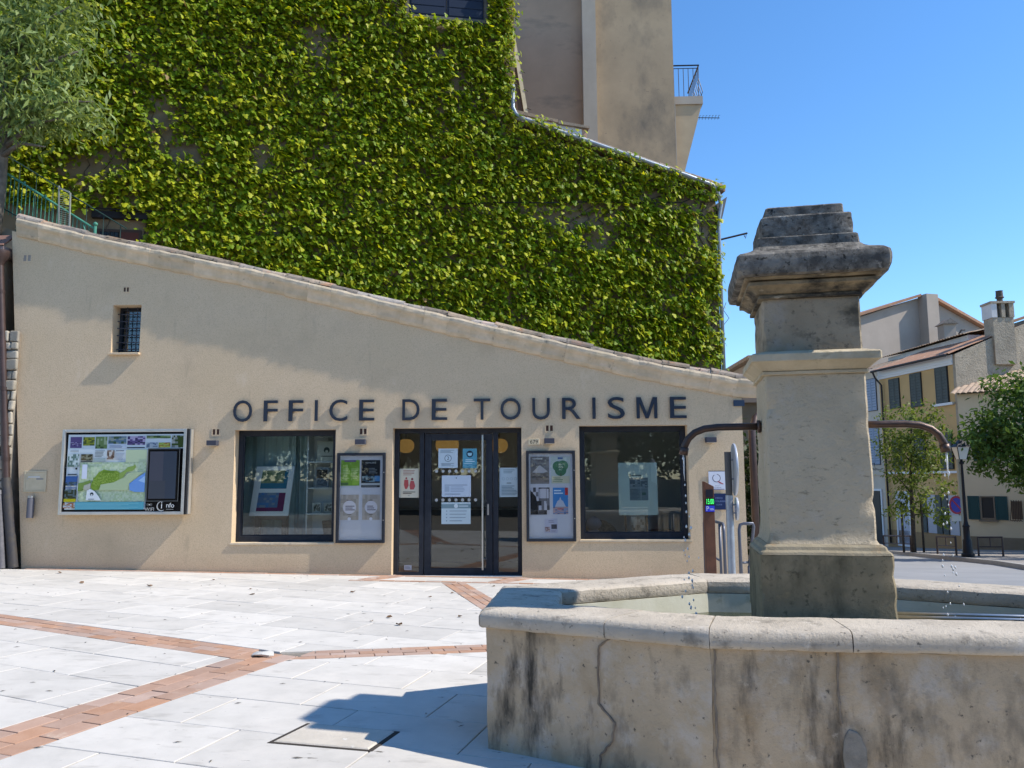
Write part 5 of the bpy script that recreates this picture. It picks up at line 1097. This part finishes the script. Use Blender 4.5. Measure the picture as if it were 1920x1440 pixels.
# ================================================================== street houses on the right
def wall_quad_prism(name, m, pts, z0, z1, parent):
    return MB().prism(pts, lambda x, y, t: (x, y, t), z0, z1).build(name, m, parent)
def ridged_roof(name, m, a, b, c, d, parent, pitch=.22, h=.05):
    """sheet a-b (eave) to d-c (ridge), wavy like rows of canal tiles running up the slope"""
    a, b, c, d = map(Vector, (a, b, c, d)); n = max(4, int((b-a).length/pitch))*4; mb = MB(); vs = []
    nn = (b-a).cross(d-a).normalized()
    if nn.z < 0: nn = -nn
    for j in range(7):
        v = j/6
        for i in range(n+1):
            u = i/n; p = a.lerp(b, u).lerp(d.lerp(c, u), v); vs.append(p+nn*(h*abs(math.sin(math.pi*i/4))+.012*(j % 2)+random.uniform(-.006, .006)))
    mb.add(vs, [(j*(n+1)+i, j*(n+1)+i+1, (j+1)*(n+1)+i+1, (j+1)*(n+1)+i) for j in range(6) for i in range(n)])
    return mb.build(name, m, parent, recalc=False)
# ---- ochre house: long front seen edge-on, rough gable end towards the square
N0 = Vector((18.45, 36.0)); F0 = Vector((17.45, 41.5)); eo = (F0-N0).normalized(); LN_ = (F0-N0).length
och = thing('ochre_house', 'ochre rendered house with grey shutters and a white eaves band', 'house', (20, 38.5, -1.9))
OFr = Fr(N0.x, N0.y, eo.x, eo.y)
if OFr.n[0] > 0: OFr.n = (-OFr.n[0], -OFr.n[1])
back = Vector((6.2, .9))
wall_quad_prism('wall', ochre_h, [tuple(N0+Vector((.02, .02))), tuple(F0), tuple(F0+back), tuple(N0+back+Vector((.02, .02)))], -2.2, 6.62, och)
MB().obox(OFr, 0, LN_, 6.62, 7.06, -.5, .06).build('eaves_band', white_p, och); MB().obox(OFr, 0, LN_, 6.72, 6.80, .062, .10).build('moulding', white_p, och)
MB().obox(OFr, .02, LN_, -1.9, -.95, .003, .03).build('base_course', M('ochre_base', (.34, .22, .11), .9), och)
GF = Fr(N0.x, N0.y, back.x, back.y)
if GF.n[1] > 0: GF.n = (-GF.n[0], -GF.n[1])
MB().prism([(-.03, -2.2), (6.2, -2.2), (6.2, 9.0), (3.6, 8.55), (-.03, 7.05)], lambda u, z, t: GF.p(u, z, t), -.02, .16).build('gable_wall', rough_h, och)
e1 = OFr.p(-.2, 7.06, .35); e2 = OFr.p(LN_, 7.06, .35); e3 = OFr.p(LN_, 8.75, -4.2); e4 = OFr.p(-.2, 8.75, -4.2)
ridged_roof('roof', tile_red, e1, e2, e3, e4, och)
MB().tube([OFr.p(-.1, 7.02, .42), OFr.p(LN_, 7.02, .42)], .06, 8).build('gutter', M('dark_gutter', (.04, .035, .035), .6), och)
MB().tube([OFr.p(LN_-.1, 7.0, .40), OFr.p(LN_-.12, 6.7, .30), OFr.p(LN_-.35, 6.3, .12), OFr.p(LN_-.36, -1.6, .12)], .05, 8).build('downpipe', bpy.data.materials['dark_gutter'], och, True)
def shutter_pair(fr, u0, u1, z0, z1, par, m, closed=True):
    w = MB().obox(fr, u0-.03, u1+.03, z0-.03, z1+.03, -.02, .02).build('window', M('dark_opening', (.03, .03, .03), .6) if 'dark_opening' not in bpy.data.materials else bpy.data.materials['dark_opening'], par)
    um = (u0+u1)/2
    for a, b in ((u0, um-.006), (um+.006, u1)):
        s = MB().frame(fr, a, b, z0, z1, .022, .058, .045).build('shutter', m, w)
        n = max(4, int((z1-z0)/.14))
        mb = MB()
        for k in range(n):
            za = lerp(z0+.045, z1-.045, k/n); mb.obox(fr, a+.045, b-.045, za+.006, lerp(z0+.045, z1-.045, (k+1)/n)-.012, .026, .046)
        mb.build('slats', m, s)
    return w
for u, z0, z1 in ((.85, 4.98, 6.6), (2.68, 4.98, 6.55), (4.35, 5.05, 6.5), (.85, 2.0, 3.6), (2.68, 2.0, 3.6), (4.35, 2.0, 3.6)):
    shutter_pair(OFr, u-.40, u+.40, z0, z1, och, grey_green)
MB().obox(OFr, .1, 1.5, 4.84, 4.95, .0, .12).build('sill', white_p, och); MB().obox(OFr, .0, 5.2, 1.80, 1.90, .0, .10).build('sill', white_p, och)
def plain_door(fr, u0, u1, z0, z1, par, m):
    d = MB().frame(fr, u0-.1, u1+.1, z0, z1+.1, .0, .06, .1).build('door', white_p, par)
    MB().obox(fr, u0+.002, u1-.002, z0+.1, z1-.002, .0, .03).build('leaf', m, d); MB().obox(fr, u0+.12, u1-.12, z0+.9, z1-.2, .0302, .04).build('panel', m, d)
plain_door(OFr, 3.75, 4.65, -1.70, .85, och, M('lilac_door', (.50, .50, .56), .6))
for u0, u1, z0 in ((1.62, 2.62, -.93), (.12, 1.12, -.93)):
    w_ = MB().obox(OFr, u0+.2, u1-.2, z0, .82, .0, .03).build('window', M('lilac_pane', (.42, .43, .48), .5) if 'lilac_pane' not in bpy.data.materials else bpy.data.materials['lilac_pane'], och)
    for a in (u0-.22, u1-.16): MB().obox(OFr, a, a+.36, z0, .82, .032, .07).build('shutter', grey_green, w_)
# chimney on the gable
ch = thing('chimney_stack', 'stout rendered chimney with a clay pot on the ochre house', 'chimney', (20.8, 36.2, 7.6))
MB().box(20.32, 21.24, 36.0, 36.75, 6.6, 8.72).build('stack', rough_h, ch); MB().box(20.28, 20.52, 35.97, 36.78, 8.722, 9.36).build('pier', white_w, ch); MB().box(20.72, 20.88, 35.97, 36.78, 8.722, 9.36).build('pier', rough_h, ch); MB().box(21.06, 21.27, 35.97, 36.78, 8.722, 9.36).build('pier', rough_h, ch)
MB().box(20.24, 21.31, 35.93, 36.82, 9.362, 9.46).build('capping', rough_h, ch)
MB().lathe([(.13, 0), (.12, .2), (.16, .22), (.19, .26), (.15, .3), (.14, .55), (.16, .56)], (20.92, 36.4, 9.46), 12).build('pot', M('dark_pot', (.09, .07, .06), .8), ch, 'auto')
MB().box(20.5, 20.74, 36.3, 36.6, 8.73, 9.3).build('flue_core', M('flue_dark', (.06, .05, .045), .9), ch)
# ---- stone house corner further right
t = thing('stone_house', 'old rubble house gable to the right of the tall chimney', 'house', (24, 36.5, -1.9))
MB().prism([(21.36, -2), (29, -2), (29, 9.6), (24.2, 9.4), (21.36, 8.45)], lambda x, z, t_: (x, t_, z), 36.45, 43).build('wall', M('rubble_render', (.28, .24, .19), .95, c2=(.19, .165, .13), scale=2, bump=1, bscale=8, bdist=.06), t)
MB().prism([(21.2, 8.47), (24.2, 9.48), (24.2, 9.6), (21.2, 8.6)], lambda x, z, t_: (x, t_, z), 36.3, 43.2).build('roof', tile_red, t)
# ---- white wall and higher roof behind the ochre roof
t = thing('white_house', 'whitewashed upper storey showing above the ochre roof', 'house', (21, 42, -1.9))
WF = Fr(20.25, 38.0, -.85, 9.0)
if WF.n[0] > 0: WF.n = (-WF.n[0], -WF.n[1])
MB().obox(WF, 0, 7.2, -1.9, 8.30, -3.2, 0).build('wall', white_w, t)
ridged_roof('roof', tile_old, WF.p(-.15, 8.32, .3), WF.p(7.5, 8.32, .3), WF.p(7.5, 8.72, -1.6), WF.p(-.15, 8.72, -1.6), t)
ridged_roof('roof_slope', tile_old, WF.p(-.15, 8.72, -1.6), WF.p(7.5, 8.72, -1.6), WF.p(7.5, 8.1, -3.5), WF.p(-.15, 8.1, -3.5), t)
# ---- pale house beyond
pal = thing('pale_house', 'pale narrow house with blue grey shutters beyond the ochre one', 'house', (20, 43.5, -1.9))
PFr = Fr(F0.x, F0.y, eo.x, eo.y)
if PFr.n[0] > 0: PFr.n = (-PFr.n[0], -PFr.n[1])
MB().obox(PFr, .01, 3.2, -2.2, 7.15, -6, -.05).build('wall', pale_h, pal)
ridged_roof('roof', tile_old, PFr.p(0, 7.2, .3), PFr.p(3.3, 7.2, .3), PFr.p(3.3, 8.4, -4), PFr.p(0, 8.4, -4), pal)
PF2 = Fr(PFr.p(0, 0, -.05)[0], PFr.p(0, 0, -.05)[1], eo.x, eo.y)
PF2.n = PFr.n
for z0, z1 in ((5.1, 6.75), (2.3, 4.2)): shutter_pair(PF2, .35, 1.25, z0, z1, pal, blue_shut)
w_ = MB().tube([PF2.p(.1, 2.35, .5), PF2.p(1.5, 2.35, .5)], .02, 6).build('balconet', black, pal)
for k in range(6): MB().tube([PF2.p(.15+.25*k, 2.0, .1), PF2.p(.2+.25*k, 2.1, .42), PF2.p(.15+.25*k, 2.35, .5)], .012, 5).build('scroll', black, w_)
MB().obox(PF2, -.0, 1.9, 1.75, 1.85, 0, .08).build('string_course', pale_h, pal)
plain_door(PF2, .45, 1.25, -1.85, .95, pal, M('black_door', (.02, .02, .022), .5))
# ---- cream house under the tree
A0 = Vector((18.2, 35.4)); crm = thing('cream_house', 'low cream house with teal shutters under the dark tree', 'house', (20.5, 34.5, -1.7))
CFr = Fr(A0.x, A0.y, .747, -.665)
if CFr.n[1] > 0: CFr.n = (-CFr.n[0], -CFr.n[1])
MB().obox(CFr, 0, 8, -2.2, 5.2, -3, 0).build('wall', cream_h, crm); MB().obox(CFr, -.01, 8.01, -2.0, -.88, .002, .05).build('plinth', M('plinth_render', (.26, .21, .15), .9, c2=(.2, .16, .11), scale=2), crm)
ridged_roof('roof', M('pale_canal_tile', (.46, .34, .25), .9, c2=(.34, .25, .18), scale=3, bump=.3), CFr.p(-.2, 5.2, .4), CFr.p(8.2, 5.2, .4), CFr.p(8.2, 6.5, -3.2), CFr.p(-.2, 6.5, -3.2), crm)
w_ = MB().obox(CFr, .62, 1.12, -.12, .80, -.02, .015).build('window', bpy.data.materials['dark_opening'], crm)
MB().frame(CFr, .60, 1.14, -.14, .82, .016, .05, .05).build('frame', M('brown_frame', (.2, .16, .12), .7), w_)
for a in (.12, 1.16): MB().frame(CFr, a, a+.44, -.16, .82, .02, .06, .07).obox(CFr, a+.071, a+.369, -.089, .749, .025, .05).build('shutter', teal_shut, w_)
MB().obox(CFr, .52, 1.22, -.24, -.16, 0, .14).build('sill', bpy.data.materials['brown_frame'], w_)
shutter_pair(CFr, .5, 1.3, 2.3, 3.5, crm, teal_shut)
for i, a in enumerate((1.72, 2.24)):
    g_ = thing('window_grille', 'bulging iron window grille on the cream house, %s the teal shutters' % ('next to' if i == 0 else 'second from'), 'grille', CFr.p(a+.2, -.2, 0), 'bulging iron grilles on the cream house')
    MB().obox(CFr, a, a+.40, -.12, .62, .003, .01).build('opening', M('brown_opening', (.14, .1, .07), .8) if 'brown_opening' not in bpy.data.materials else bpy.data.materials['brown_opening'], g_)
    for k in range(5): u = a+.02+.09*k; MB().tube([CFr.p(u, .66, .03), CFr.p(u, .4, .09), CFr.p(u-.02, .05, .2), CFr.p(u-.03, -.14, .22), CFr.p(u-.01, -.2, .03)], .013, 5).build('bar', M('rust_iron', (.08, .05, .035), .8) if 'rust_iron' not in bpy.data.materials else bpy.data.materials['rust_iron'], g_)
    MB().tube([CFr.p(a-.02, -.16, .23), CFr.p(a+.40, -.16, .23)], .013, 5).build('cross_bar', bpy.data.materials['rust_iron'], g_)
# ---- big grey gabled house behind
YG = 52
gry = thing('grey_gable_house', 'big plain grey gabled house behind the ochre roof', 'house', (25, YG, -2))
QF = Fr(25.0, YG, math.cos(R(17)), math.sin(R(17)))       # gable turned a little towards the sun
def qf(x, z, t_): return QF.p((x-25)*1.06, z, -t_)
MB().prism([(19.5, -3), (31.5, -3), (31.5, 10.35), (25.4, 13.2), (24.6, 13.2), (19.5, 11.45)], qf, 0, 9).build('wall', grey_h, gry)
MB().prism([(24.62, -3), (25.46, -3), (25.46, 13.34), (24.62, 13.34)], qf, -.75, -.002).build('flue_breast', grey_h, gry)
MB().prism([(19.2, 11.42), (24.6, 13.25), (24.6, 13.42), (19.2, 11.58)], qf, -.35, 9).build('roof', tile_red, gry); MB().prism([(25.48, 13.2), (31.8, 10.25), (31.8, 10.42), (25.48, 13.4)], qf, -.35, 9).build('roof', tile_red, gry)
t = thing('dormer_chimney', 'small rendered chimney with a tiled cap against the grey gable', 'chimney', (25.2, YG-2, 9))
MB().box(24.9, 25.62, YG-2.6, YG-1.8, 8.0, 11.0).build('stack', grey_h, t); MB().prism([(24.78, 11.0), (25.74, 11.0), (25.26, 11.35)], lambda x, z, t_: (x, t_, z), YG-2.75, YG-1.65).build('cap', tile_old, t); MB().tube([(25.4, YG-2.7, 9.9), (25.9, YG-2.7, 10.6), (26.1, YG-2.7, 10.6)], .05, 6).build('flue', bpy.data.materials['dark_gutter'], t)

# ---- street lamp
def zs(x, y): return gz(x, y)+.115
lx, ly = 13.2, 25.7; zb = zs(lx, ly)
lamp = thing('street_lamp', 'dark cast iron street lamp with a four sided lantern', 'street lamp', (lx, ly, zb))
irn = M('black_iron', (.018, .018, .022), .45, .4)
MB().lathe([(.19, 0), (.19, .1), (.15, .13), (.13, .5), (.10, .57), (.09, .9), (.11, .95), (.075, 1.0), (.055, 1.12)], (lx, ly, zb), 14).build('base', irn, lamp, 'auto')
MB().lathe([(.055, 1.12), (.045, 2.0), (.036, 2.85), (.07, 2.88), (.07, 2.93), (.04, 2.96), (.035, 3.02)], (lx, ly, zb), 12).build('post', irn, lamp, 'auto')
z = zb+3.02
lant = MB()
mb = MB(); 
def sq(h, zz): return [(lx-h, ly-h, zz), (lx+h, ly-h, zz), (lx+h, ly+h, zz), (lx-h, ly+h, zz)]
mb.add(sq(.11, z)+sq(.19, z+.38), [(0, 1, 5, 4), (1, 2, 6, 5), (2, 3, 7, 6), (3, 0, 4, 7)]); mb.build('lantern_glass', M('milky_glass', (.62, .60, .52), .3), lamp)
for k in range(4): MB().tube([sq(.112, z)[k], sq(.195, z+.38)[k]], .014, 5).build('lantern_bar', irn, lamp)
mb = MB(); mb.add(sq(.22, z+.38)+sq(.10, z+.52)+sq(.05, z+.60), [(0, 1, 5, 4), (1, 2, 6, 5), (2, 3, 7, 6), (3, 0, 4, 7), (4, 5, 9, 8), (5, 6, 10, 9), (6, 7, 11, 10), (7, 4, 8, 11), (8, 9, 10, 11), (3, 2, 1, 0)]); mb.build('lantern_roof', irn, lamp)
# ---- no parking sign on its own pole
nx_, ny_ = 13.30, 26.4; zb = zs(nx_, ny_)
t = thing('no_parking_sign', 'round no parking sign with a white plate on a pale pole', 'road sign', (nx_, ny_, zb))
MB().tube([(nx_+.17, ny_+.05, zb), (nx_+.17, ny_+.05, 2.2)], .05, 10).build('pole', M('pale_pole', (.42, .38, .28), .7), t)
NF_ = Fr(nx_, ny_, 1, .25)
MB().disc(NF_, 0, .73, .27, 0, .02, 24, .29).build('red_ring', M('sign_red', (.42, .03, .05), .5), t); MB().disc(NF_, 0, .73, .215, .0205, .024, 24, .23).build('blue_disc', M('sign_blue', (.05, .05, .35), .5), t)
MB().prism([(-.17, .87), (-.13, .9), (.17, .59), (.13, .56)], lambda u, z_, d: NF_.p(u, z_, d), .0245, .027).build('red_bar', bpy.data.materials['sign_red'], t)
MB().obox(NF_, -.2, .2, .22, .40, 0, .02).build('plate', M('sign_cream', (.6, .55, .48), .6), t)
# ---- low barriers on the pavement
def barrier(x0, y0, x1, y1, label, h=.6):
    t = thing('pedestrian_barrier', label, 'barrier', ((x0+x1)/2, (y0+y1)/2, zs((x0+x1)/2, (y0+y1)/2)), 'low iron barriers along the far pavement')
    m = M('barrier_brown', (.07, .05, .045), .6) if 'barrier_brown' not in bpy.data.materials else bpy.data.materials['barrier_brown']
    za, zb_ = zs(x0, y0), zs(x1, y1)
    MB().tube([(x0, y0, za), (x0, y0, za+h), (x1, y1, zb_+h), (x1, y1, zb_)], .035, 8).build('frame', m, t); MB().tube([(x0, y0, za+h*.5), (x1, y1, zb_+h*.5)], .02, 6).build('rail', m, t)
    xm, ym = (x0+x1)/2, (y0+y1)/2; MB().tube([(xm, ym, (za+zb_)/2+h*.5), (xm, ym, (za+zb_)/2+h)], .02, 6).build('upright', m, t)
barrier(13.95, 29.2, 13.6, 27.2, 'low brown iron barrier left of the street lamp base'); barrier(14.0, 26.6, 14.6, 26.3, 'low brown iron barrier right of the street lamp base'); barrier(14.3, 34.5, 14.2, 31.8, 'low brown iron barrier behind the young tree')

# ================================================================== trees
def leafy(blobs, n, size, cols, clump=.35, out=.55, droop=.3, asp=.45, rng=RNG):
    """diamond leaves gathered in sprays around points in the blobs; returns corner array and colours"""
    V = []; Cc = []
    w_ = np.array([b[3] for b in blobs], float); w_ /= w_.sum()
    for (c, rad, k, _), m in zip(blobs, np.round(w_*n).astype(int)):
        c = np.array(c); rad = np.array(rad)
        ns = max(4, m//k); dirs = rng.normal(size=(ns, 3)); dirs /= np.linalg.norm(dirs, axis=1)[:, None]
        rr = rng.uniform(.35, 1.0, ns)**.6; cen = c+dirs*rad*rr[:, None]*(1+.18*rng.normal(size=(ns, 1)))
        pts = np.repeat(cen, k, 0)+rng.normal(size=(ns*k, 3))*clump*np.array([1, 1, .75])*rng.uniform(.3, 1, (ns*k, 1))
        q = len(pts); nrm = rng.normal(size=(q, 3))*.8+np.repeat(dirs, k, 0)*out+np.array([0, 0, .5]); nrm /= np.linalg.norm(nrm, axis=1)[:, None]
        ax = rng.normal(size=(q, 3))+np.array([0, 0, -droop*3]); ax -= nrm*(ax*nrm).sum(1)[:, None]; ax /= np.linalg.norm(ax, axis=1)[:, None]
        sd = np.cross(nrm, ax); s = size*rng.uniform(.6, 1.25, (q, 1))
        quad = np.stack([pts, pts+ax*s*.5+sd*s*asp*.5+nrm*s*.06, pts+ax*s, pts+ax*s*.5-sd*s*asp*.5+nrm*s*.06], 1); V.append(quad.reshape(-1, 3))
        t = rng.uniform(size=(q, 1)); a, b = np.array(cols[0]), np.array(cols[1]); tone = np.repeat(rng.uniform(.8, 1.15, (ns, 1)), k, 0)
        Cc.append((a*(1-t)+b*t)*tone)
    return np.concatenate(V), np.concatenate(Cc)
def tree(name, label, loc, limbs, blobs, n, size, cols, mtrunk, group=None, cat='tree', **kw):
    t = thing(name, label, cat, loc, group)
    mb = MB()
    for P, r in limbs: mb.tube(P, r, 9)
    mb.rough(.02, 4, 2); mb.build('trunk', mtrunk, t, True)
    V, Cc = leafy(blobs, n, size, cols, **kw); np_mesh('crown', V, 4, TLEAF, Cc, t)
    return t
# slim young tree in front of the ochre house
zb = zs(14.0, 31)
limbs = [([(13.95, 31, zb), (13.98, 31, zb+1.4), (14.0, 31, zb+2.6), (14.1, 31, zb+4.2), (14.2, 31, zb+5.2)], [.09, .075, .06, .04, .02])]
for (x, z, dx, dz) in ((14.0, 1.0, -.8, .7), (14.0, .6, .9, .3), (14.05, 1.8, .9, .9), (14.05, 2.2, -.7, .9), (14.0, .2, .5, .1), (14.0, .3, -.6, .3)):
    limbs.append(([(x, 31, z), (x+dx*.5, 31+random.uniform(-.3, .3), z+dz*.6), (x+dx, 31+random.uniform(-.6, .6), z+dz)], [.03, .02, .01]))
tree('young_tree', 'slim young tree with light green top in front of the ochre house', (13.95, 31, zb), limbs,
     [((14.2, 31, 3.6), (1.25, 1.0, .85), 14, 1.2), ((13.6, 31, 2.8), (.8, .8, .6), 14, .7), ((14.7, 31, 2.4), (.75, .8, .6), 14, .6), ((13.9, 31, 1.9), (.9, .9, .55), 12, .6), ((14.0, 31, 1.0), (.75, .8, .5), 10, .32), ((15.3, 31, 1.4), (.3, .5, .5), 10, .14), ((15.2, 31, .2), (.35, .5, .3), 10, .16), ((13.5, 31, .35), (.4, .5, .35), 10, .16), ((14.4, 31, .5), (.4, .5, .35), 10, .16)],
     4300, .17, ((.07, .12, .02), (.24, .29, .06)), bark_dark, clump=.2)
for i, (x, lb) in enumerate(((13.62, 'left of'), (14.36, 'right of'))):
    tag(MB().tube([(x, 31.1, zs(x, 31.1)), (x, 31.1, zs(x, 31.1)+1.9)], .045, 8).build('tree_stake', bark_dark, None, True), 'round wooden tree stake standing %s the young tree trunk' % lb, 'stake', 'stakes beside the young tree')
# dense dark tree at the right
zb = zs(15.6, 26)
limbs = [([(15.65, 26, zb), (15.6, 26, zb+1.5), (15.7, 26.1, zb+2.6)], [.15, .12, .1])]
for a in range(7):
    th_ = a*.9; limbs.append(([(15.7, 26.1, zb+2.3), (15.7+.8*math.cos(th_), 26.1+.8*math.sin(th_), zb+3.2), (15.7+1.7*math.cos(th_), 26.1+1.7*math.sin(th_), zb+3.9+.3*math.sin(a))], [.07, .05, .015]))
tree('dense_tree', 'dense dark green tree overhanging the lamp post and cream house', (15.6, 26, zb), limbs,
     [((15.3, 26, 3.2), (1.5, 1.5, 1.0), 14, 1.5), ((14.2, 26, 3.0), (.9, 1.0, .7), 14, .8), ((14.6, 26, 2.2), (.9, 1.0, .6), 14, .7), ((15.6, 26, 4.4), (1.1, 1.2, .6), 14, .8), ((16.4, 26, 4.5), (1.2, 1.2, .7), 14, .8), ((16.6, 26, 3.0), (1.4, 1.4, 1.1), 14, 1.2), ((15.4, 25.8, 1.7), (.9, 1, .55), 12, .6), ((14.5, 26, 4.5), (.3, .4, .35), 10, .1), ((16.2, 26.2, 1.6), (1.0, 1, .5), 12, .5)],
     8600, .20, ((.05, .105, .02), (.13, .21, .045)), bark_dark, clump=.22)
st = [o for o in bpy.data.objects if o.name == 'dense_tree'][0]
for x, y, lb in ((19.2, 23.0, 'first'), (20.2, 29.2, 'second')):
    c = st.copy(); col.objects.link(c); c.location = (x, y, zs(x, y)); c.rotation_euler = (0, 0, x*2.3); c['label'] = 'dense dark street tree, %s along the pavement past the lamp post' % lb
    for ch_ in st.children: q_ = ch_.copy(); col.objects.link(q_); q_.parent = c
# dark shrub behind the corner pipe
tree('corner_shrub', 'dark shrub growing between the office corner and the old outbuilding', (4.2, 15.6, -.05), [([(4.2, 15.6, -.1), (4.2, 15.6, 1.6)], [.05, .02])], [((4.2, 15.6, 1.3), (.55, .6, 1.2), 12, 1)], 2600, .14, ((.012, .028, .01), (.035, .06, .02)), bark_dark, cat='shrub', clump=.16)
# silvery tree on the terrace at the upper left
limbs = [([(-10.85, 15.0, 6.2), (-10.75, 14.95, 7.3), (-10.68, 14.9, 8.2), (-10.6, 14.9, 9.0), (-10.9, 14.9, 10.2), (-11.2, 14.9, 11.5)], [.19, .17, .15, .11, .07, .03])]
for sx, sz, ex_, ez in ((-10.66, 8.2, -9.2, 8.7), (-10.62, 8.8, -8.7, 9.0), (-10.65, 9.3, -8.9, 10.1), (-10.8, 9.9, -9.3, 11.0), (-10.9, 10.3, -12.2, 11.2), (-10.68, 8.3, -12.0, 9.2), (-10.7, 8.0, -9.6, 8.1), (-10.8, 9.6, -10.0, 11.6)):
    limbs.append(([(sx, 14.9, sz), (lerp(sx, ex_, .5), 14.7, lerp(sz, ez, .5)+.18), (ex_, 14.6, ez)], [.06, .04, .012]))
tree('terrace_tree', 'grey green long leaved tree on the terrace behind the green railing', (-10.85, 15, 6.2), limbs,
     [((-10.7, 14.8, 11.0), (1.3, 1.0, .8), 16, 1.2), ((-9.9, 14.7, 10.4), (1.0, .9, .55), 16, .7), ((-10.4, 14.7, 9.5), (1.2, .9, .6), 16, 1.0), ((-9.5, 14.6, 9.0), (.85, .8, .4), 16, .55), ((-8.9, 14.6, 8.72), (.45, .5, .22), 14, .14), ((-10.0, 14.7, 8.7), (.8, .7, .35), 16, .4), ((-9.2, 14.6, 9.95), (.4, .5, .3), 14, .16), ((-11.3, 14.8, 9.6), (1.2, 1, 1.4), 16, .9), ((-9.6, 14.8, 11.4), (.9, .8, .5), 14, .5)],
     5800, .23, ((.13, .20, .05), (.33, .40, .16)), bark, clump=.30, asp=.26, droop=.45)
# ---- terrace and green railing
mb = MB().prism([(-16, 0), (-8.75, 0), (-8.75, 5.95), (-10.9, 6.75), (-16, 8.2)], lambda x, z, t_: (x, t_, z), 15.05, 16.9); struct(mb.build('terrace', wall_old))
rg = thing('green_railing', 'green painted iron stair railing above the left end of the roof', 'railing', (-9.9, 15.2, 6.3))
def rz(x): return lerp(7.93, 6.62, (x+10.92)/2.07)
MB().tube([(-12.5, 15.2, rz(-12.5)), (-8.85, 15.2, rz(-8.85))], .022, 8).build('top_rail', green_paint, rg); MB().tube([(-12.5, 15.2, rz(-12.5)-.86), (-8.85, 15.2, rz(-8.85)-.62)], .016, 8).build('bottom_rail', M('dark_green_iron', (.02, .05, .045), .6), rg)
k = 0; x = -11.9
while x < -8.95:
    MB().tube([(x, 15.2, rz(x)), (x, 15.2, rz(x)-lerp(.92, .66, (x+11.9)/3))], .0085, 6).build('baluster', green_paint, rg); x += .0835; k += 1
MB().tube([(-8.85, 15.2, 5.95), (-8.85, 15.2, 6.68)], .03, 8).build('end_post', green_paint, rg); MB().lathe([(.02, 0), (.045, .03), (.045, .06), (.01, .09)], (-8.85, 15.2, 6.68), 10).build('finial', green_paint, rg, True)
MB().tube([(-9.1, 15.2, 6.72), (-8.72, 15.0, 5.95)], .012, 6).build('brace', green_paint, rg)
for xx in (-10.75, -10.35, -9.9): MB().tube([(xx, 15.19, rz(xx)), (xx, 15.19, rz(xx)+.06)], .02, 6).build('boss', green_paint, rg)
t = thing('back_railing', 'thin dark handrail on the far side of the stair', 'railing', (-9.9, 16.2, 6.5))
MB().tube([(-12.5, 16.2, 9.25), (-8.75, 16.2, 6.95)], .016, 6).build('rail', bpy.data.materials['dark_green_iron'], t)
for k in range(10): x = -12.3+.38*k; MB().tube([(x, 16.2, lerp(9.25, 6.95, (x+12.5)/3.75)), (x, 16.2, 6.0)], .010, 5).build('post', bpy.data.materials['dark_green_iron'], t)
t = thing('mesh_panel', 'pale wire mesh panel leaning against the green railing', 'panel', (-9.45, 15.12, 6.3))
pf = Fr(0, 15.12, 1, 0)
MB().prism([(-9.60, 7.50), (-9.575, 7.50), (-9.505, 6.25), (-9.53, 6.25)], lambda u, z_, d: pf.p(u, z_, d), 0, .02).build('upright', M('pale_timber', (.30, .31, .27), .8), t); MB().prism([(-9.36, 7.36), (-9.335, 7.35), (-9.295, 6.2), (-9.32, 6.2)], lambda u, z_, d: pf.p(u, z_, d), 0, .02).build('upright', bpy.data.materials['pale_timber'], t)
MB().prism([(-9.572, 7.47), (-9.362, 7.38), (-9.362, 7.35), (-9.572, 7.43)], lambda u, z_, d: pf.p(u, z_, d), .001, .019).build('top_bar', bpy.data.materials['pale_timber'], t)
mb = MB()
for k in range(26): z_ = 6.3+.042*k; mb.tube([(-9.52-.065*k/26, 15.11, z_), (-9.32-.03*k/26, 15.11, z_-.05)], .0045, 4)
mb.build('wire_mesh', M('wire', (.26, .30, .25), .6), t)

# ================================================================== across the square (seen mirrored in the glass)
t = thing('garden_wall', 'long low rubble wall across the square opposite the office', 'wall', (0, -9, 0))
MB().box(-30, 30, -9.5, -9, -.2, 1.5).build('wall', M('garden_rubble', (.16, .14, .11), .95, c2=(.07, .062, .05), scale=3, bump=1, bscale=6, bdist=.05), t); MB().box(-30.1, 30.1, -9.58, -8.92, 1.502, 1.6).build('coping', mortar, t)
Vh, Ch = leafy([((x, -11.2, 3.0), (2.2, .9, 2.9), 14, 1) for x in range(-27, 28, 3)], 30000, .36, ((.016, .034, .012), (.04, .07, .02)), clump=.4)
stuff(tag(np_mesh('hedge', Vh, 4, TLEAF, Ch), 'tall dark hedge behind the low wall across the square', 'hedge'))
V, Cc = leafy([((0, 0, 5.6), (3.6, 3.0, 2.8), 14, 1), ((-2, .5, 4.2), (2.4, 2.2, 1.5), 14, .6), ((2, -.5, 4.4), (2.4, 2.2, 1.6), 14, .6)], 5200, .42, ((.02, .045, .014), (.05, .085, .025)), clump=.5)
proto = thing('square_tree', 'broad leafy shade tree behind the low wall across the square', 'tree', (-18, -12.5, -.1), 'shade trees across the square')
cr = np_mesh('crown', V+np.array([-18, -12.5, -.1]), 4, TLEAF, Cc, proto)
tr = MB().tube([(-18, -12.5, -.1), (-17.9, -12.5, 2.2), (-18, -12.4, 4.5)], [.28, .22, .12], 9).build('trunk', bark, proto, True)
for k, (x, y) in enumerate(((-12.5, -13.2), (-7, -12.3), (-1.5, -13), (4, -12.4), (9.5, -13.1), (15, -12.5), (20, -13))):
    c = proto.copy(); col.objects.link(c); c.location = (x, y, -.1); c.rotation_euler = (0, 0, k*1.3)
    for ch_ in (cr, tr): q_ = ch_.copy(); col.objects.link(q_); q_.parent = c
